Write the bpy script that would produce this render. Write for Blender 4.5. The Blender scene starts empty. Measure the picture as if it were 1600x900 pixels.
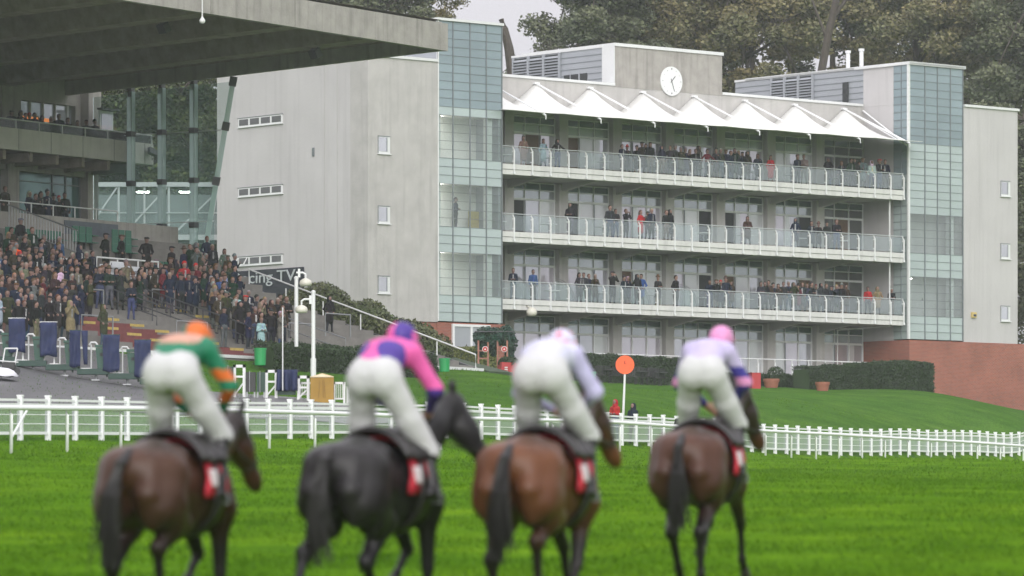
import bpy, math, random
import numpy as np
from mathutils import Vector, Matrix
R = math.radians
HAZE = 0.00024
S = bpy.context.scene
COL = S.collection
# ---------------------------------------------------------------- camera, sky, sun, exposure
F = 7300.0; CX = 800.0; HY = 830.0          # focal length in photo pixels, centre column, horizon row
cd = bpy.data.cameras.new('camera'); cam = bpy.data.objects.new('camera', cd); COL.objects.link(cam)
cam.location = (0, 0, 0); cam.rotation_euler = (R(90), 0, 0)
cd.sensor_width = 36.0; cd.lens = F/1600*36; cd.shift_y = (HY-450)/1600
cd.clip_start = 1.0; cd.clip_end = 6000
cd.dof.use_dof = True; cd.dof.focus_distance = 225; cd.dof.aperture_fstop = 2.3
S.camera = cam
W = bpy.data.worlds.new('World'); S.world = W; W.use_nodes = True
nt = W.node_tree; nt.nodes.clear()
SUN_EL, SUN_AZ = R(24), R(176)
sky = nt.nodes.new('ShaderNodeTexSky'); sky.sky_type = 'NISHITA'; sky.sun_disc = False
sky.sun_elevation = SUN_EL; sky.sun_rotation = SUN_AZ; sky.air_density = 1.0; sky.dust_density = 4.0; sky.ozone_density = 1.0
hs = nt.nodes.new('ShaderNodeHueSaturation'); hs.inputs['Saturation'].default_value = 0.0
mxc = nt.nodes.new('ShaderNodeMix'); mxc.data_type = 'RGBA'; mxc.inputs['Factor'].default_value = 0.72
mxc.inputs[7].default_value = (9.6, 9.35, 10.1, 1)      # the even cloud layer that covers the blue
bg = nt.nodes.new('ShaderNodeBackground'); bg.inputs['Strength'].default_value = 0.071
wo = nt.nodes.new('ShaderNodeOutputWorld')
nt.links.new(sky.outputs[0], hs.inputs['Color']); nt.links.new(hs.outputs[0], mxc.inputs[6])
wtc = nt.nodes.new('ShaderNodeTexCoord'); wsp = nt.nodes.new('ShaderNodeSeparateXYZ'); nt.links.new(wtc.outputs['Generated'], wsp.inputs[0])
wmr = nt.nodes.new('ShaderNodeMapRange'); wmr.inputs[1].default_value = .08; wmr.inputs[2].default_value = .9; wmr.inputs[3].default_value = 1.0; wmr.inputs[4].default_value = 2.5
nt.links.new(wsp.outputs[2], wmr.inputs[0]); wmx = nt.nodes.new('ShaderNodeVectorMath'); wmx.operation = 'SCALE'      # an overcast sky is brightest overhead
nt.links.new(mxc.outputs[2], wmx.inputs[0]); nt.links.new(wmr.outputs[0], wmx.inputs['Scale'])
nt.links.new(wmx.outputs[0], bg.inputs[0]); nt.links.new(bg.outputs[0], wo.inputs[0])
sd = bpy.data.lights.new('sun', 'SUN'); sd.energy = 1.5; sd.angle = R(45); sd.color = (1, 0.97, 0.93)
sun = bpy.data.objects.new('sun', sd); COL.objects.link(sun)
sx, sy, sz = math.sin(SUN_AZ)*math.cos(SUN_EL), math.cos(SUN_AZ)*math.cos(SUN_EL), math.sin(SUN_EL)
sun.rotation_euler = Vector((-sx, -sy, -sz)).to_track_quat('-Z', 'Y').to_euler()
S.view_settings.view_transform = 'Standard'; S.view_settings.look = 'None'
S.view_settings.exposure = 0.38; S.view_settings.gamma = 1.0; S.view_settings.use_curve_mapping = False
S.cycles.max_bounces = 6; S.cycles.transparent_max_bounces = 16; S.cycles.volume_bounces = 2
S.cycles.diffuse_bounces = 3; S.cycles.glossy_bounces = 2; S.cycles.caustics_reflective = False; S.cycles.caustics_refractive = False
S.cycles.sample_clamp_indirect = 4
rnd = random.Random(11)

# ---------------------------------------------------------------- helpers
def at(px, py, D):
    return Vector(((px-CX)/F*D, D, (HY-py)/F*D))
def pix(p):
    return CX+F*p[0]/p[1], HY-F*p[2]/p[1]
def tag(o, label=None, cat=None, group=None, kind=None):
    if label: o['label'] = label
    if cat: o['category'] = cat
    if group: o['group'] = group
    if kind: o['kind'] = kind
    return o
def thing(name, label, cat, loc=(0,0,0), rz=0, group=None):
    o = bpy.data.objects.new(name, None); COL.objects.link(o)
    o.location = loc; o.rotation_euler = (0, 0, rz); o.empty_display_size = .2
    return tag(o, label, cat, group)
def copy_tree(o, parent=None):
    c = o.copy(); COL.objects.link(c)
    if parent is not None: c.parent = parent
    for ch in list(o.children): copy_tree(ch, c)
    return c

class MB:
    def __init__(s): s.v=[]; s.f=[]; s.m=[]
    def add(s, vs, fs, m=0):
        n=len(s.v); s.v += [tuple(p) for p in vs]; s.f += [tuple(i+n for i in f) for f in fs]; s.m += [m]*len(fs)
    def box(s, c, d, m=0, rz=0):
        cx,cy,cz=c; a,b,h=d[0]/2,d[1]/2,d[2]/2; co,si=math.cos(rz),math.sin(rz)
        vs=[(cx+x*co-y*si, cy+x*si+y*co, cz+z) for z in (-h,h) for x,y in ((-a,-b),(a,-b),(a,b),(-a,b))]
        s.add(vs, [(3,2,1,0),(4,5,6,7),(0,1,5,4),(1,2,6,5),(2,3,7,6),(3,0,4,7)], m)
    def fbox(s, fr, a0,a1,v0,v1,z0,z1, m=0):
        vs=[fr(a,v,z) for z in (z0,z1) for a,v in ((a0,v0),(a1,v0),(a1,v1),(a0,v1))]
        s.add(vs, [(3,2,1,0),(4,5,6,7),(0,1,5,4),(1,2,6,5),(2,3,7,6),(3,0,4,7)], m)
    def quad(s, a,b,c,d, m=0): s.add([a,b,c,d],[(0,1,2,3)],m)
    def tube(s, pts, r, n=8, m=0, cap=True, r1=None):
        pts=[Vector(p) for p in pts]; k=len(pts); rings=[]
        for i,p in enumerate(pts):
            t=(pts[min(i+1,k-1)]-pts[max(i-1,0)]).normalized()
            up=Vector((0,0,1)) if abs(t.z)<.95 else Vector((0,1,0))
            x=t.cross(up).normalized(); y=t.cross(x).normalized()
            rr = r if r1 is None else r+(r1-r)*i/(k-1)
            rings.append([p+rr*(math.cos(2*math.pi*j/n)*x+math.sin(2*math.pi*j/n)*y) for j in range(n)])
        fs=[]
        for i in range(k-1):
            for j in range(n): fs.append((i*n+j,i*n+(j+1)%n,(i+1)*n+(j+1)%n,(i+1)*n+j))
        if cap: fs.append(tuple(range(n-1,-1,-1))); fs.append(tuple((k-1)*n+j for j in range(n)))
        s.add([q for g in rings for q in g], fs, m)
    def bar(s, p, q, w, h, m=0):
        p=Vector(p); q=Vector(q); t=(q-p).normalized(); up=Vector((0,0,1)) if abs(t.z)<.95 else Vector((0,1,0))
        x=t.cross(up).normalized()*w/2; y=x.cross(t).normalized()*h/2
        vs=[e+a*x+b*y for e in (p,q) for a,b in ((-1,-1),(1,-1),(1,1),(-1,1))]
        s.add(vs, [(3,2,1,0),(4,5,6,7),(0,1,5,4),(1,2,6,5),(2,3,7,6),(3,0,4,7)], m)
    def lathe(s, c, prof, n=16, m=0):
        c=Vector(c); k=len(prof)
        vs=[c+Vector((r*math.cos(2*math.pi*j/n), r*math.sin(2*math.pi*j/n), z)) for r,z in prof for j in range(n)]
        fs=[(i*n+j,i*n+(j+1)%n,(i+1)*n+(j+1)%n,(i+1)*n+j) for i in range(k-1) for j in range(n)]
        fs.append(tuple(range(n-1,-1,-1))); fs.append(tuple((k-1)*n+j for j in range(n)))
        s.add(vs,fs,m)
    def prism(s, poly, off, m=0):
        off=Vector(off); n=len(poly); vs=[Vector(p) for p in poly]; vs += [p+off for p in vs]
        fs=[tuple(range(n-1,-1,-1)), tuple(range(n,2*n))]+[(i,(i+1)%n,n+(i+1)%n,n+i) for i in range(n)]
        s.add(vs,fs,m)
    def mesh(s, name, mats, smooth=False):
        me=bpy.data.meshes.new(name); me.from_pydata(s.v,[],s.f)
        for mt in (mats if isinstance(mats,(list,tuple)) else [mats]): me.materials.append(mt)
        me.polygons.foreach_set('material_index', s.m)
        if smooth: me.polygons.foreach_set('use_smooth',[True]*len(s.f))
        me.update(); return me
    def build(s, name, mats, parent=None, smooth=False, bevel=0):
        me=s.mesh(name, mats, smooth); o=bpy.data.objects.new(name, me); COL.objects.link(o)
        if parent is not None:
            o.parent=parent
        if bevel:
            b=o.modifiers.new('bevel','BEVEL'); b.width=bevel; b.segments=2; b.limit_method='ANGLE'
        return o
def link(name, me, parent=None, loc=None, rz=None):
    o=bpy.data.objects.new(name, me); COL.objects.link(o)
    if parent is not None: o.parent=parent
    if loc is not None: o.location=loc
    if rz is not None: o.rotation_euler=(0,0,rz)
    return o

# ---------------------------------------------------------------- materials
def lin(c):
    return tuple((x/12.92 if x<=.04045 else ((x+.055)/1.055)**2.4) for x in c)
def mat(name, col, rough=.6, metal=0, noise=0, nscale=1.0, col2=None, streak=0, bump=0, bscale=20, alpha=1, emit=0, spec=.5, coord='Object', island=0, objrand=0):
    m=bpy.data.materials.new(name); m.use_nodes=True; t=m.node_tree; b=t.nodes['Principled BSDF']; L=t.links.new
    b.inputs['Roughness'].default_value=rough; b.inputs['Metallic'].default_value=metal
    b.inputs['Specular IOR Level'].default_value=spec; b.inputs['Alpha'].default_value=alpha
    b.inputs['Base Color'].default_value=(*col,1)
    src=None
    if noise or col2 or streak or bump:
        tc=t.nodes.new('ShaderNodeTexCoord')
        geo=t.nodes.new('ShaderNodeNewGeometry')
        pos = geo.outputs['Position'] if coord=='World' else tc.outputs['Object']
    if noise or col2:
        n=t.nodes.new('ShaderNodeTexNoise'); n.inputs['Scale'].default_value=nscale; n.inputs['Detail'].default_value=8; n.inputs['Roughness'].default_value=.6
        L(pos,n.inputs['Vector'])
        mp=t.nodes.new('ShaderNodeMapRange'); mp.inputs[1].default_value=.3; mp.inputs[2].default_value=.7; L(n.outputs[0],mp.inputs[0])
        mx=t.nodes.new('ShaderNodeMix'); mx.data_type='RGBA'; L(mp.outputs[0],mx.inputs['Factor'])
        c2=col2 if col2 else tuple(c*(1-noise) for c in col)
        mx.inputs[6].default_value=(*c2,1); mx.inputs[7].default_value=(*col,1); src=mx.outputs[2]
    if streak:
        mpg=t.nodes.new('ShaderNodeMapping'); mpg.inputs['Scale'].default_value=(2.2,2.2,.12); L(pos,mpg.inputs[0])
        n2=t.nodes.new('ShaderNodeTexNoise'); n2.inputs['Scale'].default_value=1.5; n2.inputs['Detail'].default_value=6; L(mpg.outputs[0],n2.inputs['Vector'])
        mp2=t.nodes.new('ShaderNodeMapRange'); mp2.inputs[1].default_value=.5; mp2.inputs[2].default_value=.75; mp2.inputs[3].default_value=1; mp2.inputs[4].default_value=1-streak; L(n2.outputs[0],mp2.inputs[0])
        m2=t.nodes.new('ShaderNodeMix'); m2.data_type='RGBA'; m2.blend_type='MULTIPLY'; m2.inputs['Factor'].default_value=1
        if src: L(src,m2.inputs[6])
        else: m2.inputs[6].default_value=(*col,1)
        L(mp2.outputs[0],m2.inputs[7]); src=m2.outputs[2]
    if island or objrand:
        if island: g=t.nodes.new('ShaderNodeNewGeometry'); ro=g.outputs['Random Per Island']; amt=island
        else: g=t.nodes.new('ShaderNodeObjectInfo'); ro=g.outputs['Random']; amt=objrand
        mp3=t.nodes.new('ShaderNodeMapRange'); mp3.inputs[3].default_value=1-amt; mp3.inputs[4].default_value=1+amt; L(ro,mp3.inputs[0])
        m3=t.nodes.new('ShaderNodeMix'); m3.data_type='RGBA'; m3.blend_type='MULTIPLY'; m3.inputs['Factor'].default_value=1
        if src: L(src,m3.inputs[6])
        else: m3.inputs[6].default_value=(*col,1)
        L(mp3.outputs[0],m3.inputs[7]); src=m3.outputs[2]
    if src: L(src,b.inputs['Base Color'])
    if bump:
        n3=t.nodes.new('ShaderNodeTexNoise'); n3.inputs['Scale'].default_value=bscale; n3.inputs['Detail'].default_value=6; L(pos,n3.inputs['Vector'])
        bp=t.nodes.new('ShaderNodeBump'); bp.inputs['Strength'].default_value=bump; bp.inputs['Distance'].default_value=.05; L(n3.outputs[0],bp.inputs['Height']); L(bp.outputs[0],b.inputs['Normal'])
    if emit:
        b.inputs['Emission Color'].default_value=(*col,1); b.inputs['Emission Strength'].default_value=emit
    return m
def glassy(name, col, alpha, rough=.05):
    m=bpy.data.materials.new(name); m.use_nodes=True; t=m.node_tree; t.nodes.remove(t.nodes['Principled BSDF']); L=t.links.new
    out=[n for n in t.nodes if n.type=='OUTPUT_MATERIAL'][0]
    tr=t.nodes.new('ShaderNodeBsdfTransparent'); tr.inputs[0].default_value=(.93,.97,.96,1)
    df=t.nodes.new('ShaderNodeBsdfDiffuse'); df.inputs[0].default_value=(*col,1)
    gl=t.nodes.new('ShaderNodeBsdfGlossy'); gl.inputs['Roughness'].default_value=rough; gl.inputs[0].default_value=(.9,.95,.95,1)
    lw=t.nodes.new('ShaderNodeLayerWeight'); lw.inputs[0].default_value=.25
    m1=t.nodes.new('ShaderNodeMixShader'); m1.inputs[0].default_value=alpha; L(tr.outputs[0],m1.inputs[1]); L(df.outputs[0],m1.inputs[2])
    m2=t.nodes.new('ShaderNodeMixShader'); L(lw.outputs['Fresnel'],m2.inputs[0]); L(m1.outputs[0],m2.inputs[1]); L(gl.outputs[0],m2.inputs[2])
    L(m2.outputs[0],out.inputs[0]); return m
def propmat(name, prop, rough=.85, tex=.25):
    m=bpy.data.materials.new(name); m.use_nodes=True; t=m.node_tree; b=t.nodes['Principled BSDF']; L=t.links.new
    a=t.nodes.new('ShaderNodeAttribute'); a.attribute_type='OBJECT'; a.attribute_name=prop
    tc=t.nodes.new('ShaderNodeTexCoord'); n=t.nodes.new('ShaderNodeTexNoise'); n.inputs['Scale'].default_value=9; L(tc.outputs['Object'],n.inputs['Vector'])
    mp=t.nodes.new('ShaderNodeMapRange'); mp.inputs[1].default_value=.3; mp.inputs[2].default_value=.7; mp.inputs[3].default_value=1-tex; mp.inputs[4].default_value=1+tex; L(n.outputs[0],mp.inputs[0])
    mx=t.nodes.new('ShaderNodeMix'); mx.data_type='RGBA'; mx.blend_type='MULTIPLY'; mx.inputs['Factor'].default_value=1
    L(a.outputs['Color'],mx.inputs[6]); L(mp.outputs[0],mx.inputs[7]); L(mx.outputs[2],b.inputs['Base Color'])
    b.inputs['Roughness'].default_value=rough; b.inputs['Specular IOR Level'].default_value=.2; return m

def brickmat():
    m=bpy.data.materials.new('brick'); m.use_nodes=True; t=m.node_tree; b=t.nodes['Principled BSDF']; L=t.links.new
    geo=t.nodes.new('ShaderNodeTexCoord'); sp=t.nodes.new('ShaderNodeSeparateXYZ'); L(geo.outputs['Object'],sp.inputs[0])
    ad=t.nodes.new('ShaderNodeMath'); ad.operation='MULTIPLY_ADD'; ad.inputs[1].default_value=1.32; L(sp.outputs[0],ad.inputs[0]); ad.inputs[2].default_value=0
    cb=t.nodes.new('ShaderNodeCombineXYZ'); L(ad.outputs[0],cb.inputs[0]); L(sp.outputs[2],cb.inputs[1])
    br=t.nodes.new('ShaderNodeTexBrick'); br.inputs['Scale'].default_value=1; br.inputs['Brick Width'].default_value=.23; br.inputs['Row Height'].default_value=.078; br.inputs['Mortar Size'].default_value=.009
    br.inputs['Color1'].default_value=(.33,.088,.052,1); br.inputs['Color2'].default_value=(.245,.066,.042,1); br.inputs['Mortar'].default_value=(.27,.2,.17,1)
    L(cb.outputs[0],br.inputs['Vector'])
    n=t.nodes.new('ShaderNodeTexNoise'); n.inputs['Scale'].default_value=.6; n.inputs['Detail'].default_value=7; L(geo.outputs['Object'],n.inputs['Vector'])
    mp=t.nodes.new('ShaderNodeMapRange'); mp.inputs[1].default_value=.3; mp.inputs[2].default_value=.7; mp.inputs[3].default_value=.82; mp.inputs[4].default_value=1.12; L(n.outputs[0],mp.inputs[0])
    mx=t.nodes.new('ShaderNodeMix'); mx.data_type='RGBA'; mx.blend_type='MULTIPLY'; mx.inputs['Factor'].default_value=1
    L(br.outputs[0],mx.inputs[6]); L(mp.outputs[0],mx.inputs[7]); L(mx.outputs[2],b.inputs['Base Color']); b.inputs['Roughness'].default_value=.9
    return m
def grassmat(name, dark, mid, light, stripes=0):
    m=bpy.data.materials.new(name); m.use_nodes=True; t=m.node_tree; b=t.nodes['Principled BSDF']; L=t.links.new
    g=t.nodes.new('ShaderNodeNewGeometry')
    def nz(scale, detail, sc=(1,1,1)):
        mp=t.nodes.new('ShaderNodeMapping'); mp.inputs['Scale'].default_value=sc; L(g.outputs['Position'],mp.inputs[0])
        n=t.nodes.new('ShaderNodeTexNoise'); n.inputs['Scale'].default_value=scale; n.inputs['Detail'].default_value=detail; n.inputs['Roughness'].default_value=.65; L(mp.outputs[0],n.inputs['Vector']); return n.outputs[0]
    def rng(s,a,bb,c=0,d=1):
        r=t.nodes.new('ShaderNodeMapRange'); r.inputs[1].default_value=a; r.inputs[2].default_value=bb; r.inputs[3].default_value=c; r.inputs[4].default_value=d; L(s,r.inputs[0]); return r.outputs[0]
    big=rng(nz(.14,5,(.45,.8,1)),.32,.68); med=rng(nz(.9,7,(.55,.5,1)),.36,.66); fine=rng(nz(9,5,(1,.35,1)),.3,.7)
    m1=t.nodes.new('ShaderNodeMix'); m1.data_type='RGBA'; L(big,m1.inputs['Factor']); m1.inputs[6].default_value=(*mid,1); m1.inputs[7].default_value=(*light,1)
    m2=t.nodes.new('ShaderNodeMix'); m2.data_type='RGBA'; L(med,m2.inputs['Factor']); m2.inputs[6].default_value=(*dark,1); L(m1.outputs[2],m2.inputs[7])
    m3=t.nodes.new('ShaderNodeMix'); m3.data_type='RGBA'; m3.blend_type='MULTIPLY'; m3.inputs['Factor'].default_value=1; L(m2.outputs[2],m3.inputs[6]); L(rng(fine,0,1,.72,1.22),m3.inputs[7])
    L(m3.outputs[2],b.inputs['Base Color']); b.inputs['Roughness'].default_value=1; b.inputs['Specular IOR Level'].default_value=0
    bp=t.nodes.new('ShaderNodeBump'); bp.inputs['Strength'].default_value=.6; bp.inputs['Distance'].default_value=.06; L(fine,bp.inputs['Height']); L(bp.outputs[0],b.inputs['Normal'])
    return m

M={}
M['render']=mat('white render',(.50,.485,.485),.85,noise=.13,nscale=.28,streak=.10,bump=.15,bscale=6)
M['concrete']=mat('pale concrete',(.465,.45,.435),.85,noise=.20,nscale=.9,streak=.16,bump=.2,bscale=8)
M['concrete2']=mat('weathered board concrete',(.365,.345,.32),.9,noise=.25,nscale=1.6,streak=.3,bump=.3,bscale=9)
M['parapet']=mat('brightened parapet concrete',(.56,.54,.50),.85,noise=.18,nscale=1.2,streak=.2,bump=.2,bscale=8)  # lighter copy of the board concrete, making up for light missing under the roof
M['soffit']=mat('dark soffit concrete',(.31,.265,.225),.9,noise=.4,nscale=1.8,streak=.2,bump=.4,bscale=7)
M['coping']=mat('white coping',(.66,.67,.67),.5,noise=.08,nscale=1.5)
M['white']=mat('white paint',(.72,.73,.73),.45,noise=.08,nscale=1.2)
M['fascia']=mat('white slab edge',(.62,.62,.60),.6,noise=.12,nscale=1.5,streak=.18)
M['rail_white']=mat('white plastic rail',(.80,.81,.82),.35,noise=.06,nscale=2)
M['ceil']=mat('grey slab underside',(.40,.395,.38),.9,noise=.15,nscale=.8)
M['brick']=brickmat()
M['clad']=mat('grey metal cladding',(.36,.38,.41),.45,metal=.2,noise=.08,nscale=.8)
M['dark']=mat('dark recess',(.03,.032,.035),.8,noise=.3)
M['brown']=mat('brown wood door',(.13,.075,.045),.6,noise=.3,nscale=3)
M['pane_a']=mat('window glass pale',(.66,.67,.72),.08,metal=.6,spec=.9,noise=.25,nscale=.35)
M['pane_b']=mat('window glass grey',(.70,.67,.735),.1,metal=.5,spec=.9,noise=.2,nscale=.5)
M['pane_c']=mat('window glass with pale curtain',(.70,.72,.735),.25,metal=.3,spec=.7,noise=.18,nscale=.8)
M['pane_d']=mat('window glass teal band',(.10,.165,.155),.12,metal=.3,spec=.8,noise=.3,nscale=.6)
M['pane_e']=mat('window glass upper band',(.50,.54,.57),.1,metal=.5,spec=.9,noise=.25,nscale=.5)
M['pane_f']=mat('window glass dark',(.11,.115,.115),.1,metal=.2,spec=.9,noise=.3,nscale=.5)
M['frost']=mat('frosted green glass',(.43,.505,.50),.22,metal=.15,spec=.7,noise=.18,nscale=.22,island=.05)  # mottle in the colour stands in for reflections on the panes
M['frost2']=mat('frosted blue glass',(.27,.345,.375),.2,metal=.15,spec=.8,noise=.22,nscale=.16,island=.07)  # broader mottle, reflections painted into the upper panes
M['mull']=mat('grey mullion',(.16,.18,.19),.5)
M['mullw']=mat('pale mullion',(.42,.45,.46),.5)
M['clear']=glassy('clear glass',(.62,.68,.68),.06)
M['balus']=glassy('balcony glass',(.42,.48,.52),.13)
M['screen']=glassy('screen glass',(.26,.52,.50),.15)
M['fin']=glassy('glass fin',(.50,.68,.65),.50)
M['metal']=mat('galvanised steel',(.30,.31,.32),.45,metal=.6,noise=.15,nscale=4)
M['darkmetal']=mat('dark steel',(.07,.072,.078),.5,metal=.4)
M['fabric']=mat('white tensile membrane',(.74,.74,.71),.55,noise=.07,nscale=.9)
M['asphalt']=mat('wet tarmac',(.075,.073,.078),.45,noise=.3,nscale=1.2,bump=.2,bscale=20,coord='World',col2=(.11,.108,.112))
M['pave']=mat('pale paving',(.26,.25,.235),.8,noise=.2,nscale=.8,coord='World')
M['red']=mat('red painted step',(.19,.05,.05),.7,noise=.45,nscale=2.2)
M['step']=mat('grey terrace step',(.20,.19,.175),.85,noise=.3,nscale=1.4)
M['yellow']=mat('yellow nosing paint',(.50,.38,.10),.7,noise=.35,nscale=5)
M['grass']=grassmat('track turf',(.058,.142,.007),(.084,.188,.009),(.128,.242,.011))
M['lawn']=grassmat('lawn turf',(.045,.110,.018),(.062,.145,.022),(.092,.180,.028))
M['leaf_dk']=mat('hedge leaves',(.030,.055,.020),.75,island=.45,noise=.3,nscale=1.2)
M['leaf_y']=mat('pale hedge leaves',(.17,.19,.055),.75,island=.4,noise=.3,nscale=1.5)
M['leaf_g']=mat('shrub leaves',(.065,.095,.035),.75,island=.5,col2=(.10,.10,.045),nscale=.8)
M['tree_a']=mat('tree leaves grey green',(.15,.16,.085),.8,island=.32,col2=(.075,.098,.06),nscale=.35)
M['tree_b']=mat('tree leaves olive',(.245,.20,.09),.8,island=.32,col2=(.10,.118,.06),nscale=.35)
M['tree_c']=mat('tree leaves dark',(.035,.062,.028),.8,island=.55,col2=(.085,.095,.02),nscale=.5)
M['bark']=mat('bark',(.075,.062,.05),.9,noise=.4,nscale=3,bump=.5,bscale=8)
M['orange']=mat('orange paint',(.90,.10,.012),.4,noise=.05)
M['green']=mat('bright green plastic',(.02,.30,.09),.4,noise=.1)
M['dkgreen']=mat('dark green board',(.008,.045,.032),.5,noise=.25,nscale=3)
M['seatgreen']=mat('green stadium seat',(.008,.12,.07),.35,noise=.1)
M['navy']=mat('navy cloth',(.014,.024,.085),.75,noise=.35,nscale=3,bump=.4,bscale=6)
M['ochre']=mat('ochre yellow sheet',(.36,.21,.035),.7,noise=.2,nscale=2)
M['terra']=mat('terracotta',(.32,.12,.075),.8,noise=.2,nscale=4)
M['redpaint']=mat('red box paint',(.42,.035,.04),.5,noise=.12,nscale=3)
M['pink']=mat('pinkish timber',(.36,.17,.13),.8,noise=.25,nscale=4)
M['black']=mat('black plastic',(.018,.018,.02),.5)
M['sign']=mat('black sign board',(.012,.015,.025),.5)
M['lamp']=mat('lit ceiling lamp',(1,.97,.9),.5,emit=45)
M['cream']=mat('cream lantern',(.62,.60,.52),.4,noise=.08)
M['bannerw']=mat('white banner',(.62,.64,.68),.6,noise=.1,nscale=2)
M['bannerg']=mat('slate banner',(.10,.12,.15),.6,noise=.3,nscale=3)
M['ink']=mat('dark lettering',(.05,.06,.09),.6)
M['room']=mat('interior wall',(.80,.77,.75),.8,noise=.1)
M['skin']=mat('skin',(.22,.13,.105),.6,noise=.1,objrand=.25)
M['shoe']=mat('dark shoe',(.03,.028,.028),.5)
M['coat']=propmat('spectator coat','coat'); M['legs']=propmat('spectator trousers','legs'); M['hair']=propmat('hair or hat','tint',.8)
M['shirt']=propmat('spectator shirt','shirt')

# ---------------------------------------------------------------- building frames
def frameM(a, v, z):      # right-hand stand: a along the balcony front, v towards the viewer
    return Vector((23.44+.7586*a+.6515*v, 276+.6515*a-.7586*v, z))
def frameG(t, s, z):      # left-hand stand: t along the seats (0 = end wall), s back up the terrace
    return Vector((-1.78+.5397*t-.8418*s, 216+.8418*t+.5397*s, z))
def a_at(px, v=0):        # a of the point of the plane v that shows at column px
    r=(px-CX)/F; return (r*(276-.7586*v)-23.44-.6515*v)/(.7586-r*.6515)
def t_at(px, s):
    r=(px-CX)/F; return (r*(216+.5397*s)+1.78+.8418*s)/(.5397-r*.8418)

# ---------------------------------------------------------------- terrain
def FLX(D): return -13.7+.3415*(D-125)       # the white fence line
ctrl=[]
for x,ys in ((-60,(0,)),(-30,(0,)),(0,(0,)),(30,(0,)),(60,(0,))):
    for D,z in ((-20,-1.95),(10,-1.75),(36,-.85),(48,-.47)): ctrl.append((x,D,z))
for x in (-14,-6,2,10,18): ctrl.append((x,80,.62))
for px,D,py in ((0,104,723),(800,112,731),(1600,120,752),(1600,160,722),(1400,160,716),
    (15,115,709.5),(384,134,702),(447,137,701),(772,153,705),(1000,172,708),(1200,186,711),
    (-120,121,690),(50,127,688),(240,135.5,687),(399,142.3,686),(473,146,685.5),(620,154.3,685),(767,163,687),(900,172,692),(1010,180,698),(1090,187,703),(1180,195,707),(1300,206.6,711),(1370,214,712.5),(1450,223,713),(1530,233,712.5),(1600,243,711),(1660,251,709),
    (-60,172,560),(84,172,585),(132,172,594),(182,172,601),(231,172,609),(20,150,640),(160,152,640),(330,158,640),(480,160,640),
    (410,199.5,577),(555,203.5,585),(660,207,590),(489,196,594),(600,170,640),(450,165,625),(640,213,587),(740,222,590),
    (775,240,587),(920,240,605),(1000,255,600),(1050,258,603),(1205,262,605),(1285,262,611),(1179,258,607),(1450,270,612),
    (1510,277.5,624),(1590,282,640),(1100,215,640),(1300,225,650),(1600,250,668),(800,190,640),(990,190,652)):
    p=at(px,py,D); ctrl.append(tuple(p))
for px,D,z in ((-100,182.5,7.45),(0,186.5,7.45),(100,190,7.45),(200,193.8,7.45),(300,197.8,7.45),(400,201.6,7.45),(500,205.6,7.45),(600,209.5,7.45),(700,213.8,7.45),(850,285,9),(1300,300,9),(300,265,9.5),(-200,230,8),(1750,300,7.6),(800,330,11),(200,330,11),(1400,330,11),(1950,262,5),(-300,180,6)):
    ctrl.append(((px-CX)/F*D,D,z))
C=np.array(ctrl,float); 
def _tps(r2): return np.where(r2>1e-9, r2*np.log(np.maximum(r2,1e-9)), 0)
SCL=np.array([1.0,.45])
P2=C[:,:2]*SCL; n_=len(C)
K_=_tps(((P2[:,None]-P2[None])**2).sum(-1)) + np.eye(n_)*1.2
A_=np.zeros((n_+3,n_+3)); A_[:n_,:n_]=K_; A_[:n_,n_]=1; A_[:n_,n_+1:]=P2; A_[n_,:n_]=1; A_[n_+1:,:n_]=P2.T
wz=np.linalg.solve(A_, np.concatenate([C[:,2],[0,0,0]]))
def terrain(X,Y):
    X=np.atleast_1d(np.asarray(X,float)); Y=np.atleast_1d(np.asarray(Y,float))
    xc=np.clip(X,-45,52); yc=np.clip(Y,-20,335)
    q=np.stack([xc,yc],-1)*SCL
    z=_tps(((q[:,None]-P2[None])**2).sum(-1))@wz[:n_]+wz[n_]+q@wz[n_+1:]
    far=np.clip((Y-335)/300,0,1); z=z*(1-far)+far*14
    return z
def gz(x,y): return float(terrain(x,y)[0])
def hit(px,py,d0=40,d1=330):
    Ds=np.arange(d0,d1,.25); X=(px-CX)/F*Ds; Z=(HY-py)/F*Ds; T=terrain(X,Ds)
    ok=np.where(T>=Z)[0]; D=Ds[ok[0]] if len(ok) else d1
    return Vector(((px-CX)/F*D, D, gz((px-CX)/F*D,D)))
def ground_mesh():
    xs=np.unique(np.concatenate([np.linspace(-1500,-60,14),np.arange(-60,66,1.0),np.linspace(66,1500,14)]))
    ys=np.unique(np.concatenate([np.linspace(-600,-20,8),np.arange(-20,100,3.0),np.arange(100,340,1.25),np.linspace(340,2200,24)]))
    X,Y=np.meshgrid(xs,ys); Z=terrain(X.ravel(),Y.ravel())
    nx,ny=len(xs),len(ys); v=np.stack([X.ravel(),Y.ravel(),Z],-1)
    i=np.arange(nx*ny).reshape(ny,nx); f=np.stack([i[:-1,:-1],i[:-1,1:],i[1:,1:],i[1:,:-1]],-1).reshape(-1,4)
    me=bpy.data.meshes.new('ground'); me.from_pydata(v.tolist(),[],f.tolist()); me.materials.append(M['grass']); me.materials.append(M['lawn'])
    cx=v[f].mean(1); beyond=cx[:,0] < -13.7+.3415*(cx[:,1]-125)
    me.polygons.foreach_set('material_index',beyond.astype(int).tolist()); me.polygons.foreach_set('use_smooth',[True]*len(f)); me.update()
    o=bpy.data.objects.new('ground',me); COL.objects.link(o); tag(o,'green turf of the racecourse rising to the stands','ground',kind='structure')
ground_mesh()
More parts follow.
